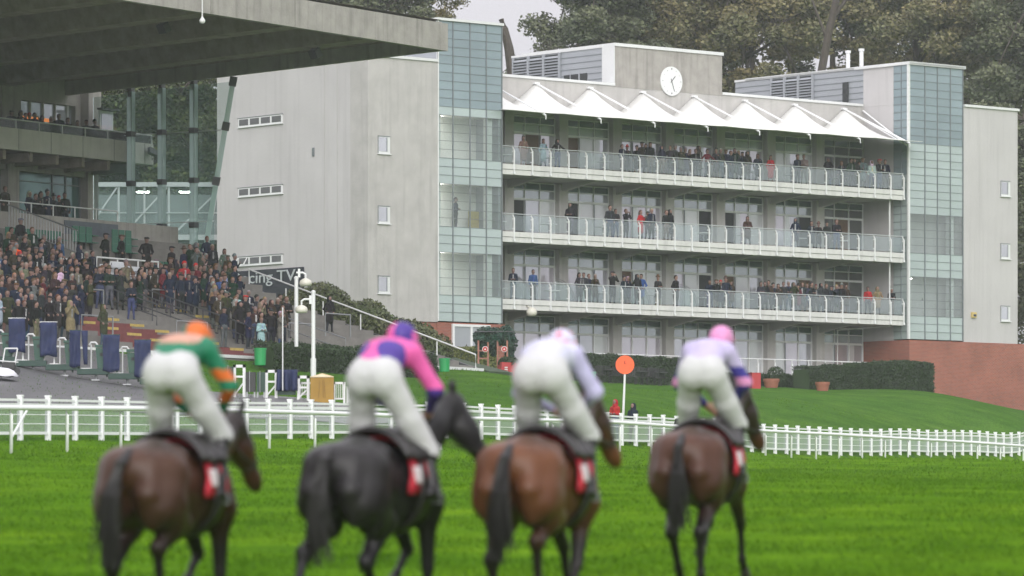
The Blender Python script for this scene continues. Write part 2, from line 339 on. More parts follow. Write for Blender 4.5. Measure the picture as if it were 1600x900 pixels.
def drape(name, poly, m, lift, kind='structure', label=None, step=1.0):
    """a sheet that follows the ground inside a polygon of world xy points"""
    poly=[(p[0],p[1]) for p in poly]; xs=[p[0] for p in poly]; ys=[p[1] for p in poly]
    import bmesh
    bm=bmesh.new(); f=bm.faces.new([bm.verts.new((x,y,0)) for x,y in poly]); 
    for ax,lo,hi in ((0,min(xs),max(xs)),(1,min(ys),max(ys))):
        k=math.ceil(lo/step)*step
        while k<hi:
            no=(1,0,0) if ax==0 else (0,1,0); co=(k,0,0) if ax==0 else (0,k,0)
            bmesh.ops.bisect_plane(bm, geom=bm.verts[:]+bm.edges[:]+bm.faces[:], plane_co=co, plane_no=no); k+=step
    vs=list(bm.verts); Z=terrain([v.co.x for v in vs],[v.co.y for v in vs])
    for v,z in zip(vs,Z): v.co.z=z+lift
    bm.normal_update()
    for fc in bm.faces:
        if fc.normal.z<0: fc.normal_flip()
    me=bpy.data.meshes.new(name); bm.to_mesh(me); bm.free(); me.materials.append(m); me.polygons.foreach_set('use_smooth',[True]*len(me.polygons))
    o=bpy.data.objects.new(name,me); COL.objects.link(o); tag(o,label,name,kind=kind); return o
hp=lambda px,py,D: tuple(at(px,py,D))[:2]
drape('tarmac', [hp(-260,0,178),hp(-260,0,146),hp(0,0,149),hp(240,0,152),hp(400,0,154),hp(560,0,157),hp(640,0,163),hp(560,0,168),hp(400,0,172),hp(262,0,175),hp(262,0,192),hp(0,0,189),hp(-260,0,182)], M['asphalt'], .03, label='wet grey tarmac behind the white fence')
drape('paving', [tuple(frameM(-42,1.2,0))[:2],tuple(frameM(-30,2.0,0))[:2],tuple(frameM(-27,-.5,0))[:2],tuple(frameM(0,-.5,0))[:2],tuple(frameM(0,-4,0))[:2],tuple(frameM(-42,-1,0))[:2]], M['pave'], .03, label='pale paving along the foot of the white stand')
# ================================================================ the white stand (right)
def a2(px,v=0): return a_at(px,v)
stand=thing('main_stand','long white four storey stand with three glass fronted balconies and a clock','building',tuple(frameM(-16,-8,9)))
def MP(name, mb, mats, parent=None, **k):       # a part given in world coordinates, parented to a thing at its own place
    par=parent or stand; o=mb.build(name,mats,par,**k)
    q=par; off=Vector((0,0,0))
    mw=Matrix.Identity(4)
    chain=[]
    while q is not None: chain.append(q); q=q.parent
    for c in reversed(chain): mw = mw @ c.matrix_parent_inverse @ Matrix.LocRotScale(c.location, c.rotation_euler, c.scale)
    o.matrix_parent_inverse=mw.inverted(); return o
FL=[8.95,12.7,16.4,20.1]; WV=-3.84; AL=a2(785)       # floors, window plane, left end
wall=MB()
wall.fbox(frameM, AL-5.5, .06, -18, WV-.35, 6, 25.35)                       # body behind the windows
wall.fbox(frameM, AL-.4, .06, WV-.35, WV, 23.28, 25.35)                     # parapet band above the top windows
MP('wall',wall,M['concrete'])
w=MB(); w.fbox(frameM, -41.03, AL-4.6, -13.34, -.0, 11.3, 25.35); MP('wall',w,M['render'])
w=MB(); w.fbox(frameM, AL-4.61-4.84, AL-4.6, -1.5, .02, 11.3, 25.352); MP('wall',w,M['concrete'])
w=MB(); w.fbox(frameM, 4.67, 9.34, -14, 0, 11.3, 25.35); MP('wall',w,M['render'])
w=MB(); w.fbox(frameM, .06, 4.6, -14, -1.3, 11.3, 27.6)
w.fbox(frameM, .06, .3, WV-.3, -1.3, 6, 11.28); MP('wall',w,M['render'])
b=MB(); b.fbox(frameM, -40.95, AL-4.6-.02, -13.2, -.06, 6.2, 11.3); b.fbox(frameM,AL-4.6,AL+.35,-3,-.06,6.2,11.3); MP('brick_base',b,M['brick'])
b=MB(); b.fbox(frameM, .0, 15, -14.1, .05, 4.5, 11.3); MP('brick_base',b,M['brick'])
b=MB(); b.fbox(frameM, 15, 40, -14.1, .05, 4.0, 10.6); MP('brick_base',b,M['brick'])
for a_ in ((AL-.4, a2(960,WV)+.0, WV-.5, WV+.08),(a2(1128,WV), -.02, WV-.5, WV+.08),(-41.1, AL-4.6, -13.4, .1),(4.67, 9.42, -14, .1)):
    c=MB(); c.fbox(frameM, *a_, 25.352, 25.5); MP('coping',c,M['coping'])
# clock block and rooftop plant
ac0,ac1=a2(960,WV),a2(1128,WV)
k=MB(); k.fbox(frameM, ac0, ac1, WV-8, WV+.02, 25.3, 27.62); MP('clock_wall',k,M['concrete2'])
k=MB(); k.fbox(frameM, ac0-.06, ac1+.06, WV-8, WV+.1, 27.62, 27.8); k.fbox(frameM, ac0-.06, ac0-.01, WV-1.0, WV+.05, 25.5, 27.62); MP('coping',k,M['coping'])
def louvres(parentname, fixed_a, v_from, v_to, z0, z1, v_louv, extra=None):
    p=MB(); p.fbox(frameM, fixed_a, fixed_a+.25, v_to, v_from, z0, z1)
    n=6
    for i in range(1,n): 
        z=z0+(z1-z0)*i/n; p.fbox(frameM, fixed_a-.03, fixed_a, v_to, v_from, z-.02, z+.012, 1)
    p.fbox(frameM, fixed_a-.06, fixed_a+.3, v_to-.03, v_from, z1, z1+.12, 2)
    o=MP('cladding',p,[M['clad'],M['mull'],M['coping']])
    q=MB()
    for (va,vb) in v_louv:
        q.fbox(frameM, fixed_a-.05, fixed_a-.035, vb, va, z0+.05, z1-.08, 1)
        nn=int((z1-z0-.2)/.17)
        for i in range(nn):
            z=z0+.12+i*.17; P=[frameM(fixed_a-.17,va-.05,z-.03),frameM(fixed_a-.05,va-.05,z+.09),frameM(fixed_a-.05,vb+.05,z+.09),frameM(fixed_a-.17,vb+.05,z-.03)]
            q.add(P,[(0,1,2,3)],0); P2_=[x+Vector((0,0,.02)) for x in P]; q.add(P2_,[(3,2,1,0)],0)
        q.fbox(frameM, fixed_a-.19, fixed_a-.03, va-.05, va+.02, z0, z1, 0); q.fbox(frameM, fixed_a-.19, fixed_a-.03, vb-.02, vb+.05, z0, z1, 0)
    MP('louvre',q,[M['clad'],M['dark']])
louvres('l', ac0-.02, WV-.95, WV-8.9, 25.5, 27.6, [(WV-4.6,WV-5.95),(WV-6.0,WV-7.3),(WV-7.35,WV-8.7)])
k=MB(); k.fbox(frameM, ac0-.06,ac0-.02, WV-4.3, WV-2.3, 25.5, 26.25,0); k.fbox(frameM, ac0-.09,ac0-.05, WV-3.0, WV-2.9, 25.5, 26.3,1); k.fbox(frameM, ac0-.09,ac0-.05, WV-3.75, WV-3.7, 25.5, 26.3,1); MP('hatch',k,[M['dark'],M['clad']])
louvres('r', .04, WV-.0, WV-11.1, 25.5, 27.6, [(WV-4.2,WV-5.4),(WV-5.45,WV-6.6),(WV-6.65,WV-7.8)])
k=MB(); k.fbox(frameM,.05,.3,WV,-1.3,25.3,27.62); MP('wall',k,M['render'])
k=MB(); k.fbox(frameM,-.02,4.75,-14,.1,27.6,27.76); MP('coping',k,M['coping'])
k=MB(); k.fbox(frameM,-.07,-.01,WV-1.65,WV-1.2,25.5,26.9); MP('hatch',k,M['dark'])
# the clock
pc=frameM(a2(1047.5,WV),WV+.03,25.88)
n2=Vector((.6515,-.7586,0)); u2v=Vector((.7586,.6515,0)); zz=Vector((0,0,1))
ck=MB(); N=40
ring=[pc+u2v*.84*math.cos(2*math.pi*i/N)+zz*.84*math.sin(2*math.pi*i/N) for i in range(N)]
ck.prism(ring,n2*.08); clock=MP('clock_face',ck,M['white'])
hd=MB()
def cl(ang,r): return pc+n2*.088+u2v*r*math.sin(ang)+zz*r*math.cos(ang)
for i in range(12):
    a=i*math.pi/6; L=.09 if i%3==0 else .035
    hd.bar(cl(a,.66),cl(a,.66+L),.05 if i%3==0 else .035,.012)
hd.bar(cl(R(43)+math.pi,.12),cl(R(43),.40),.055,.014); hd.bar(cl(R(160)+math.pi,.15),cl(R(160),.62),.04,.02)
o=MP('clock_hands',hd,M['black'],clock)
# columns, slabs, windows
colpx=[793,878,962,1044,1123.5,1202.5,1279]
cola=[a2(p,WV+.25) for p in colpx]+[.35]
for lv in range(4):
    f=FL[lv]; top=f+3.15 if lv<3 else 23.28
    for i in range(7):
        a0=cola[i]+.33; a1=cola[i+1]-.33 if i<6 else 0.0
        if lv==3: z1=23.25
        else: z1=f+3.14
        dz=z1-f; fr=MB(); pn=MB()
        zt1=f+2.12; zt2=z1-.82; zt2=max(zt2,zt1+.12); zt3=z1-.42
        vq=WV
        fr.fbox(frameM,a0,a1,vq-.05,vq+.06,zt1,zt1+.12); fr.fbox(frameM,a0,a1,vq-.05,vq+.04,zt3-.03,zt3+.02)
        fr.fbox(frameM,a0,a1,vq-.05,vq+.05,z1-.05,z1); fr.fbox(frameM,a0,a1,vq-.05,vq+.05,f,f+.08)
        wd=(a1-a0)/3
        for j in range(4):
            x=a0+wd*j; x0=x-.035 if 0<j<3 else (x if j==0 else x-.07); fr.fbox(frameM,x0,x0+.07,vq-.05,vq+.055,f+.08,zt1); 
            x0=x-.02 if 0<j<3 else (x if j==0 else x-.04); fr.fbox(frameM,x0,x0+.04,vq-.05,vq+.05,zt1+.12,z1-.05)
        if rnd.random()<.8: 
            j=rnd.choice([1,2]); x=a0+wd*j; fr.fbox(frameM,x-.05,x+.05,vq+.056,vq+.065,f+.08,zt1,1)
        darkbay = (i==6 and lv!=0)
        for j in range(3):
            x0,x1=a0+wd*j,a0+wd*(j+1)
            r=rnd.random()
            if lv==0: m=rnd.choice([0,0,2,2,1])
            elif darkbay: m=5 if r<.75 else 6
            elif lv in(1,3) and r<.10: m=6
            elif r<.13 and lv<3: m=7
            else: m=rnd.choice([0,1,1,2,2,0])
            pn.fbox(frameM,x0,x1,vq-.04,vq-.02,f+.05,zt1+.05,m)
            pn.fbox(frameM,x0,x1,vq-.04,vq-.02,zt1+.08,zt3, 4 if not darkbay else 5)
            pn.fbox(frameM,x0,x1,vq-.04,vq-.02,zt3,z1-.02,3)
            if m in(0,1,2) and r>.8:   # curtain edge
                pn.fbox(frameM,x0+.08,x0+.08+wd*.35,vq-.019,vq-.015,f+.1,zt1,2)
        wn=MP('window',fr,[M['white'] if lv!=9 else M['mullw'],M['mull']])
        MP('pane',pn,[M['pane_a'],M['pane_b'],M['pane_c'],M['pane_d'],M['pane_e'],M['pane_f'],M['brown'],M['dark']],wn)
    # columns of this storey
    for i,a in enumerate(cola[:-1]):
        cm=MB(); cm.fbox(frameM,a-.33,a+.33,WV-.1,WV+.42,f,(FL[lv+1]-.56 if lv<3 else 23.6)); MP('column',cm,M['concrete'])
    if lv>0:
        s=MB(); ar=-.28
        s.fbox(frameM,AL-.0,ar,WV-.2,-.33,f-.5,f-.02,1)
        s.fbox(frameM,AL-.0,ar,-.33,-.12,f-.26,f+.02,0); s.fbox(frameM,AL-.0,ar,-.33,-.17,f-.55,f-.28,0)
        s.fbox(frameM,AL,ar,-.33,-.2,f-.28,f-.26,2)
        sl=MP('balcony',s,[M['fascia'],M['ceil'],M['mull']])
        br=MB()
        for a in cola[:-1]:
            P=[frameM(a-.14,WV+.42,f-.5),frameM(a-.14,WV+.42,f-.98),frameM(a-.14,-.6,f-.56),frameM(a-.14,-.6,f-.5)]
            br.prism(P,u2v*.28)
        MP('bracket',br,M['ceil'],sl)
        rl=MB(); zr=f+1.0
        rl.tube([frameM(AL+.05,-.16,zr),frameM(ar-.02,-.16,zr)],.026,8); rl.tube([frameM(ar-.02,-.16,zr),frameM(ar-.02,-1.6,zr)],.026,8)
        MP('handrail',rl,M['mullw'],sl)
        gp=MB(); pitch=(ar-AL-.8)/22.6
        k=0; x=a2(802.5,-.16)
        xs=[]
        while x<ar+.05: xs.append(x); x+=pitch*.985
        xs=[x for x in xs if x<ar-.3]+[ar-.02]
        full=[AL+.05]+xs
        for x0,x1 in zip(full[:-1],full[1:]): gp.fbox(frameM,x0+.05,x1-.05,-.185,-.17,f+.09,f+.93)
        MP('glass_panel',gp,M['balus'],sl)
        for x in xs:
            pm=MB(); pm.fbox(frameM,x-.035,x+.035,-.15,-.08,f-.5,f+.80)
            pm.bar(frameM(x,-.11,f+.78),frameM(x-.05,-.2,f+1.0),.045,.05)
            for zz_ in (.18,.72): pm.fbox(frameM,x-.10,x+.10,-.195,-.15,f+zz_-.02,f+zz_+.025)
            pm.fbox(frameM,x-.06,x+.06,-.15,-.06,f-.52,f-.40)
            MP('rail_post',pm,M['white'],sl)
# ground floor rail
gr=thing('terrace_railing','white low railing with slim posts along the ground floor windows','railing',tuple(frameM(-12,.3,9)))
m_=MB(); m_.tube([frameM(AL+1.0,.6,9.85),frameM(-.5,.6,9.85)],.028,8); m_.tube([frameM(-.5,.6,9.85),frameM(-.3,.6,9.6),frameM(-.3,.6,8.7)],.028,8); MP('handrail',m_,M['white'],gr)
x=AL+1.2
while x<-.5:
    m_=MB(); m_.fbox(frameM,x-.035,x+.035,.55,.62,8.3,9.62); m_.bar(frameM(x,.58,9.6),frameM(x-.05,.6,9.85),.045,.05); m_.fbox(frameM,x-.1,x+.1,.54,.56,9.4,9.44)
    MP('post',m_,M['white'],gr); x+=1.35
# floor behind the rail
m_=MB(); m_.fbox(frameM,AL,.0,WV-.2,.5,7.0,8.93); o=m_.build('terrace_floor',M['pave']); tag(o,'raised paved terrace in front of the ground floor windows','terrace',kind='structure')
# glazed stair towers
def tower(a0,a1,cols,clears,ret,top,z0=11.36,lights=(),right_ret=False):
    rows=[]; z=top
    while z>z0+.1: rows.append(z); z-=.4635
    rows.append(z0)
    g={}; cg={}; mu=MB(); rg=MB()
    edges=[a0+(a1-a0)*c for c in cols]
    fac=[('f',edges)]
    def isclear(zc): return any(lo<zc<hi for lo,hi in clears)
    for r0,r1 in zip(rows[:-1],rows[1:]):
        zc=(r0+r1)/2
        for x0,x1 in zip(edges[:-1],edges[1:]):
            if isclear(zc): cg.setdefault(sum(zc<lo for lo,hi in clears),MB()).fbox(frameM,x0,x1,-.045,-.03,r1,r0)
            else: g.setdefault(sum(zc<hi for lo,hi in clears),MB()).fbox(frameM,x0+.01,x1-.01,-.07,-.03,r1+.01,r0-.01, 1 if zc>22.8 else 0)
        mu.fbox(frameM,a0,a1,-.04,-.005,r0-.011,r0+.011)
        if ret:
            rg.fbox(frameM,a0+.02,a0+.06,-ret,-.05,r1+.01,r0-.01, 1 if zc>21 else 0)
            mu.fbox(frameM,a0-.01,a0+.05,-ret,-.0,r0-.014,r0+.014)
    for i,x in enumerate(edges): mu.fbox(frameM,x-.03,x+.03,-.05,.012,z0,top, 0)
    if ret:
        mu.fbox(frameM,a0-.06,a0+.09,-.1,.03,z0,top,1); mu.fbox(frameM,a0-.012,a0+.05,-ret*.5-.02,-ret*.5+.02,z0,top,0)
    else: mu.fbox(frameM,a0-.03,a0+.05,-.1,.03,z0,top,1)
    o=MP('stair_tower',mu,[M['mull'],M['coping']])
    for k_ in sorted(g): MP('frosted_glazing',g[k_],[M['frost'],M['frost2']],o)
    if ret: MP('frosted_glazing',rg,[M['frost'],M['frost2']],o)
    for k_ in sorted(cg): MP('clear_glazing',cg[k_],M['clear'],o)
    inn=MB(); inn.fbox(frameM,a0+.1,a1-.05,-2.2,-2.0,z0,top-.1)
    for lo,hi in clears: inn.fbox(frameM,a0+.1,a1-.05,-2.0,-.12,lo-.25,lo-.02); inn.fbox(frameM,a0+.1,a1-.05,-2.0,-.12,hi+.05,hi+.2)
    MP('stair_core',inn,M['room'],o)
    cc=MB()
    for x in (a0+.15,a1-.75): cc.fbox(frameM,x,x+.32,-.7,-.35,z0,top-.2)
    MP('column',cc,M['white'],o)
    for (x,z) in lights:
        lm=MB(); lm.fbox(frameM,x-.28,x+.28,-1.5,-1.3,z-.06,z); MP('ceiling_lamp',lm,M['lamp'],o)
    cp=MB(); cp.fbox(frameM,a0-.08,a1+.06,-4.5,.1,top,top+.14); MP('coping',cp,M['coping'],o)
    return o
T0,T1=AL-4.6,AL
cl1=[(20.12,22.55),(16.42,18.85),(12.72,15.1)]
tower(T0+.02,T1-.02,[0,.235,.5,.755,1],cl1,0,27.62,lights=[(T0+1.0,22.5),(T0+1.0,18.8),(T0+1.0,15.05)])
m_=MB(); m_.fbox(frameM,T0+.05,T0+.2,-5,-.05,25.3,27.6); m_.fbox(frameM,T1-.2,T1-.06,-5,-.1,11.3,27.6); MP('wall',m_,M['clad'])
cl2=[(16.42,18.85),(12.72,15.1)]
tower(0,4.6,[0,.30,.53,.77,1],cl2,1.28,27.58,lights=[(1.3,15.05)])
# side windows
def strip(z0,openp):
    o=MB(); o.fbox(frameM,-41.07,-41.0,-11.35,-7.4,z0-.05,z0+.44)
    f_=MP('window',o,M['white']); p=MB()
    for j in range(4): p.fbox(frameM,-41.09,-41.06,-11.35+.1+j*.98,-11.35+.9+j*.98,z0+.04,z0+.37)
    MP('pane',p,M['pane_f'],f_); q=MB(); q.fbox(frameM,-41.12,-41.03,-11.4,-7.35,z0-.09,z0-.05); q.fbox(frameM,-41.1,-41.03,-11.4,-7.35,z0+.44,z0+.47,1); MP('sill',q,[M['coping'],M['mull']],f_)
    if openp:
        q=MB(); q.bar(frameM(-41.35,-11.3,z0),frameM(-41.35,-10.5,z0),.04,.05); q.bar(frameM(-41.1,-11.3,z0+.4),frameM(-41.35,-11.3,z0),.03,.05); q.bar(frameM(-41.1,-10.5,z0+.4),frameM(-41.35,-10.5,z0),.03,.05); MP('sash',q,M['white'],f_)
for z0,op in ((22.32,0),(18.48,0),(14.68,1)): strip(z0,op)
def sqwin(a0,a1,z0,z1,v=.03):
    o=MB(); o.fbox(frameM,a0,a1,-.1,v,z0,z1); f_=MP('window',o,M['coping'])
    p=MB(); p.fbox(frameM,a0+.07,a1-.26,v-.02,v+.012,z0+.12,z1-.08,0); p.fbox(frameM,a1-.26,a1-.2,v-.02,v+.016,z0+.12,z1-.08,1); p.fbox(frameM,a0+.0,a1,v-.02,v+.02,z1-.04,z1,1); p.fbox(frameM,a0,a0+.03,v-.02,v+.02,z0,z1,1)
    MP('pane',p,[M['pane_a'],M['mull']],f_); q=MB(); q.fbox(frameM,a0-.04,a1+.04,v-.02,v+.08,z0-.05,z0); MP('sill',q,M['coping'],f_)
for z0 in (20.2,16.46,12.72): sqwin(-40.37,-39.53,z0,z0+.95)
for z0 in (20.17,16.4,12.65): sqwin(7.83,8.67,z0,z0+.93)
# recessed joints, stains
j=MB(); 
for s in (2.6,3.7): j.fbox(frameM,-41.045,-41.03,-s-.03,-s,11.3,25.3)
MP('wall_joint',j,M['concrete'])
# sign on the side wall
def text_mesh(txt,size,ext=.02):
    cu=bpy.data.curves.new('t','FONT'); cu.body=txt; cu.size=size; cu.extrude=ext; cu.resolution_u=3
    cu.align_x='LEFT'; to=bpy.data.objects.new('t',cu); COL.objects.link(to); dg=bpy.context.evaluated_depsgraph_get(); dg.update()
    me=bpy.data.meshes.new_from_object(to.evaluated_get(dg)); bpy.data.objects.remove(to); return me
def put_text(name,txt,width,origin,xdir,m,parent,height=None,ext=.015):
    me=text_mesh(txt,1,ext); xs=[v.co.x for v in me.vertices]; ys=[v.co.y for v in me.vertices]
    sc=width/(max(xs)-min(xs)); sy_=sc if height is None else height/(max(ys)-min(ys)); x0=min(xs); y0=min(ys)
    xd=Vector(xdir).normalized(); nd=xd.cross(Vector((0,0,1)))
    for v in me.vertices:
        c=v.co.copy(); v.co=Vector(origin)+xd*(c.x-x0)*sc+Vector((0,0,1))*(c.y-y0)*sy_+nd*c.z
    me.materials.clear(); me.materials.append(m); me.name=name
    o=bpy.data.objects.new(name,me); COL.objects.link(o); 
    if parent:
        o.parent=parent; mw=Matrix.LocRotScale(parent.location,parent.rotation_euler,parent.scale); o.matrix_parent_inverse=mw.inverted()
    return o
sg=thing('channel_sign','black sign with white lettering low on the pale side wall','sign',tuple(frameM(-41.1,-8,13.6)))
m_=MB(); m_.fbox(frameM,-41.12,-41.04,-13.1,-5.5,12.4,14.34); MP('board',m_,M['sign'],sg)
put_text('lettering','Racing TV',5.5,frameM(-41.14,-11.65,13.42),frameM(0,1,0)-frameM(0,0,0),M['mullw'],sg,height=.82)
# canopy of white cones
can=thing('tensile_canopy','row of white pointed fabric cones shading the top balcony','canopy',tuple(frameM(-16,-2,23)))
pk=[838,922,1004.5,1085,1164,1242,1319]; pa=[a2(p,WV+.1) for p in pk]; pit=(pa[-1]-pa[0])/6
pa=[pa[0]-pit]+pa
for k,a in enumerate(pa):
    cb=MB(); nu,nv=16,8; vs=[];fs=[]
    for jv in range(nv+1):
        wv=jv/nv
        for iu in range(nu+1):
            s=iu/nu-.5; aa=a+s*pit
            wallz=23.72+(25.1-23.72)*(1-abs(2*s))**1.15
            fz=22.86+.10*(abs(2*s))**2; zz1=wallz*(1-wv)+fz*wv - .55*math.sin(math.pi*wv)*(1-abs(2*s))**1.0*.8 -.10*math.sin(math.pi*wv)
            vv=WV+.06+wv*(5.35-.9*(abs(2*s))**2*.6)
            # keep the cloth off the stair towers
            vs.append(frameM(aa,vv,zz1))
    for jv in range(nv):
        for iu in range(nu): q=jv*(nu+1)+iu; fs.append((q,q+1,q+nu+2,q+nu+1))
    # clip at the towers
    lo,hi=AL+.02,-.08
    loa=[a+(iu/nu-.5)*pit for _ in range(nv+1) for iu in range(nu+1)]
    fs=[f for f in fs if min(loa[i] for i in f)>=lo-.15 and max(loa[i] for i in f)<=hi+.02]
    if not fs: continue
    cb.add(vs,fs); o=MP('membrane',cb,M['fabric'],can,smooth=True); o.modifiers.new('thick','SOLIDIFY').thickness=.03
    st=MB(); tip=frameM(a,WV+5.55,22.72)
    if a>AL-.6 or True:
        top_=frameM(a,WV+.05,25.12); 
        if a<AL: top_=top_.lerp(tip,.30)
        st.tube([top_,tip],.055,8); st.tube([tip-Vector((0,0,.02)),tip+Vector((0,0,-.22))],.03,6)
        if a>AL: st.fbox(frameM,a-.18,a+.18,WV,WV+.2,25.05,25.17)
    MP('strut',st,M['white'],can)
st=MB(); st.tube([frameM(-.1,WV+.1,25.1),frameM(-.25,WV+3.9,22.8)],.05,8); st.tube([frameM(pa[-1],WV+.1,25.1),frameM(-.25,WV+3.9,22.8)],.03,8); MP('strut',st,M['white'],can)
# downpipe, roof pipes, cage, lamp, alarm box, ground doors
m_=MB(); m_.tube([frameM(-1.0,-.9+.3,20),frameM(-1.0,-.6,12.1),frameM(-3.0,WV+.9,11.9),frameM(-3.0,WV+.9,9)],.05,8); MP('downpipe',m_,M['coping'])
for px,y0 in ((1325,83),(1346,80)):
    a=a2(px,-12); b0=frameM(2.0 if px==1346 else 1.2,-12+0,27.6); D=b0.y; x=(px-CX)/F*D
    m_=MB(); m_.lathe((x,D,27.6),[(.13,0),(.13,(HY-y0)*D/F-27.6),(.18,(HY-y0)*D/F-27.6),(.18,(HY-y0)*D/F-27.45)],10); MP('flue_pipe',m_,M['coping'])
m_=MB()
for z in (25.6,26.0,26.4): m_.tube([frameM(4.9,-6,z),frameM(7.6,-6,z)],.025,6)
for x in (4.9,5.5,6.2,6.9,7.6): m_.tube([frameM(x,-6,25.4),frameM(x,-6,26.4)],.025,6)
MP('roof_railing',m_,M['metal'])
m_=MB(); m2=MB(); m2.fbox(frameM,-41.1,-41.03,-4.75,-4.6,20.3,20.75); o=MP('wall_light',m2,M['mull'])
p=frameM(a2(826,0),.25,12.0); m_.lathe(p,[(.05,.3),(.2,.22),(.3,.05),(.28,-.12),(.15,-.2)],14); m_.bar(p+Vector((0,0,.2)),frameM(a2(826,0),-.2,12.4),.06,.06)
o=m_.build('balcony_lamp',M['cream'],None,smooth=True); tag(o,'cream globe lamp under the lowest balcony near the stair tower','lamp')
m_=MB(); m_.fbox(frameM,a2(1517),a2(1524),0,.12,12.78,13.1); m_.fbox(frameM,a2(1519),a2(1523),.12,.14,12.85,12.98,1); o=m_.build('alarm_box',[mat('pale yellow box',(.55,.42,.16),.5),M['ink']]); tag(o,'small pale yellow box on the white end wall','alarm box')
d=MB(); aL=a2(708,.0); aR=a2(764,.0)
for x in (aL,(aL+aR)/2,aR): d.fbox(frameM,x-.07,x+.07,-.05,.06,8.3,11.1)
d.fbox(frameM,aL-.07,aR+.07,-.05,.06,11.1,11.24); dd=MP('glazed_door',d,M['white']); d=MB(); d.fbox(frameM,aL,aR,-.05,.0,8.3,11.1); MP('pane',d,M['clad'],dd)
# curved screens on the first balcony
for px in (800,866,902,965,985,1060,1115):
    m_=MB(); a=a2(px,-2.5); R_=1.5
    for rr in (R_,R_-.12): m_.tube([frameM(a+(rr*math.sin(t)),-2.4,FL[1]+rr*math.cos(t)*.95) for t in np.linspace(0,math.pi/2,10)],.02,6)
    vs=[frameM(a,-2.4,FL[1]+.05)]+[frameM(a+((R_-.15)*math.sin(t)),-2.4,FL[1]+(R_-.15)*math.cos(t)*.95) for t in np.linspace(0,math.pi/2,10)]
    m_.prism([Vector(v) for v in vs],n2*.02,1)
    pl={800:'nearest the left stair tower',866:'second from the left',902:'third from the left',965:'fourth from the left',985:'in the middle of the row',1060:'second from the right end of the row',1115:'at the right end of the row'}[px]
    o=m_.build('curved_screen',[M['metal'],M['clear']]); tag(o,f'quarter round glass screen, lowest balcony, {pl}','screen',group='curved screens on the lowest balcony')
# ================================================================ the concrete stand (left)
gs=thing('concrete_grandstand','grey concrete grandstand with a huge folded roof over the packed terrace','building',tuple(frameG(-20,12,8)))
TL=-47.0
def zt(i): return 7.4+.25*min(i,14)+.41*max(0,i-14)            # tread height of row i
def zs(s): return zt(max(0,math.floor(s/.8)))
def zsl(s): return 7.5+.3125*min(s,11.2)+.51*max(0,s-11.2)
# terrace: steps
NR=21
red0,red1=t_at(175,2),t_at(398,.2)
m_=MB()
for i in range(NR):
    s0=.8*i; s1=.8*(i+1) if i<NR-1 else 19
    m_.fbox(lambda t,s,z: frameG(t,s,z), TL,0, s0,s1, 5.0, zt(i+1)-.0, 0)
m_.fbox(frameG,TL,0.3,-.30,-.002,5,7.398); MP('terrace',m_,M['step'],gs)
m_=MB()
for i in range(11):
    s0=.8*i; ra=red0-.15*i; rb=red1-.75*i if i>1 else red1
    if rb>ra: m_.fbox(frameG, ra,rb, s0-.006,s0+.55, zt(i)+.004, zt(i+1)+.006, 0)
MP('painted_steps',m_,M['red'],gs)
for (tp,sp,ts,n0,n1) in ((t_at(235,2.0),2.0,.62,0,9),(t_at(395,0.5),.5,.80,0,7),(t_at(300,7),7,.6,0,5),(t_at(480,1),1,.5,0,3)):
    m_=MB()
    for k in range(n0,n1):
        i=int(sp/.8)+k; t=tp-ts*k*.9
        m_.fbox(frameG,t-.55,t+.45,.8*i-.012,.8*i+.12,zt(i+1)-.10,zt(i+1)+.010)
    MP('nosing_paint',m_,M['yellow'],gs)
m_=MB(); m_.fbox(frameG,TL,0.35,-.35,-.02,7.40,7.53); MP('kerb',m_,M['coping'],gs)
m_=MB(); m_.prism([frameG(.02,-.3,7.0),frameG(.02,-.3,7.5),frameG(.02,11.2,10.95),frameG(.02,17,13.9),frameG(.02,17,7)], frameG(.25,0,0)-frameG(0.02,0,0)); MP('stringer',m_,M['darkmetal'],gs)
# deck above the terrace
ZD=14.2
m_=MB(); m_.fbox(frameG,TL,0,17.3,26,9,ZD,0); m_.fbox(frameG,TL,0,17.0,17.28,13.0,ZD+.45,0); MP('upper_deck',m_,M['concrete2'],gs)
m_=MB(); m_.fbox(frameG,t_at(100,17),t_at(183,17),16.94,17.0,13.72,14.5); MP('banner',m_,M['bannerg'],gs)
m_=MB(); 
def railrun(mb,t0,t1,s,z0,h,step=1.6,mid=False,r=.03):
    mb.tube([frameG(t0,s,z0+h),frameG(t1,s,z0+h)],r,8)
    if mid: mb.tube([frameG(t0,s,z0+h*.5),frameG(t1,s,z0+h*.5)],r*.8,6)
    n=max(1,round(abs(t1-t0)/step))
    for k in range(n+1): t=t0+(t1-t0)*k/n; mb.tube([frameG(t,s,z0),frameG(t,s,z0+h)],r*.9,6)
railrun(m_,TL,t_at(186,17),17.1,ZD+.3,.65); MP('handrail',m_,M['coping'],gs)
# pillars, header beams, back wall
bs=23.6
m_=MB()
for px in (9,133): 
    t=t_at(px,bs); m_.fbox(frameG,t-.42,t+.42,bs-.5,bs+.3,ZD,17.9)
for px in (-120,-250): t=t_at(px,bs); m_.fbox(frameG,t-.42,t+.42,bs-.5,bs+.3,ZD,17.9)
m_.fbox(frameG,TL,t_at(140,bs)+.1,bs-.35,bs+.3,17.35,17.95)
MP('pillar',m_,M['concrete2'],gs)
m_=MB(); m_.fbox(frameG,TL,t_at(140,bs),bs,bs+.06,ZD,17.4,0); 
for px in (20,82,103,125): t=t_at(px,bs-.05); m_.fbox(frameG,t-.04,t+.04,bs-.06,bs,ZD,17.35,1)
m_.fbox(frameG,TL,t_at(140,bs),bs-.05,bs,16.9,16.95,1)
MP('window_wall',m_,[mat('teal lounge glazing',(.10,.20,.20),.08,metal=.35,spec=.9,noise=.4,nscale=.5),M['mull']],gs)
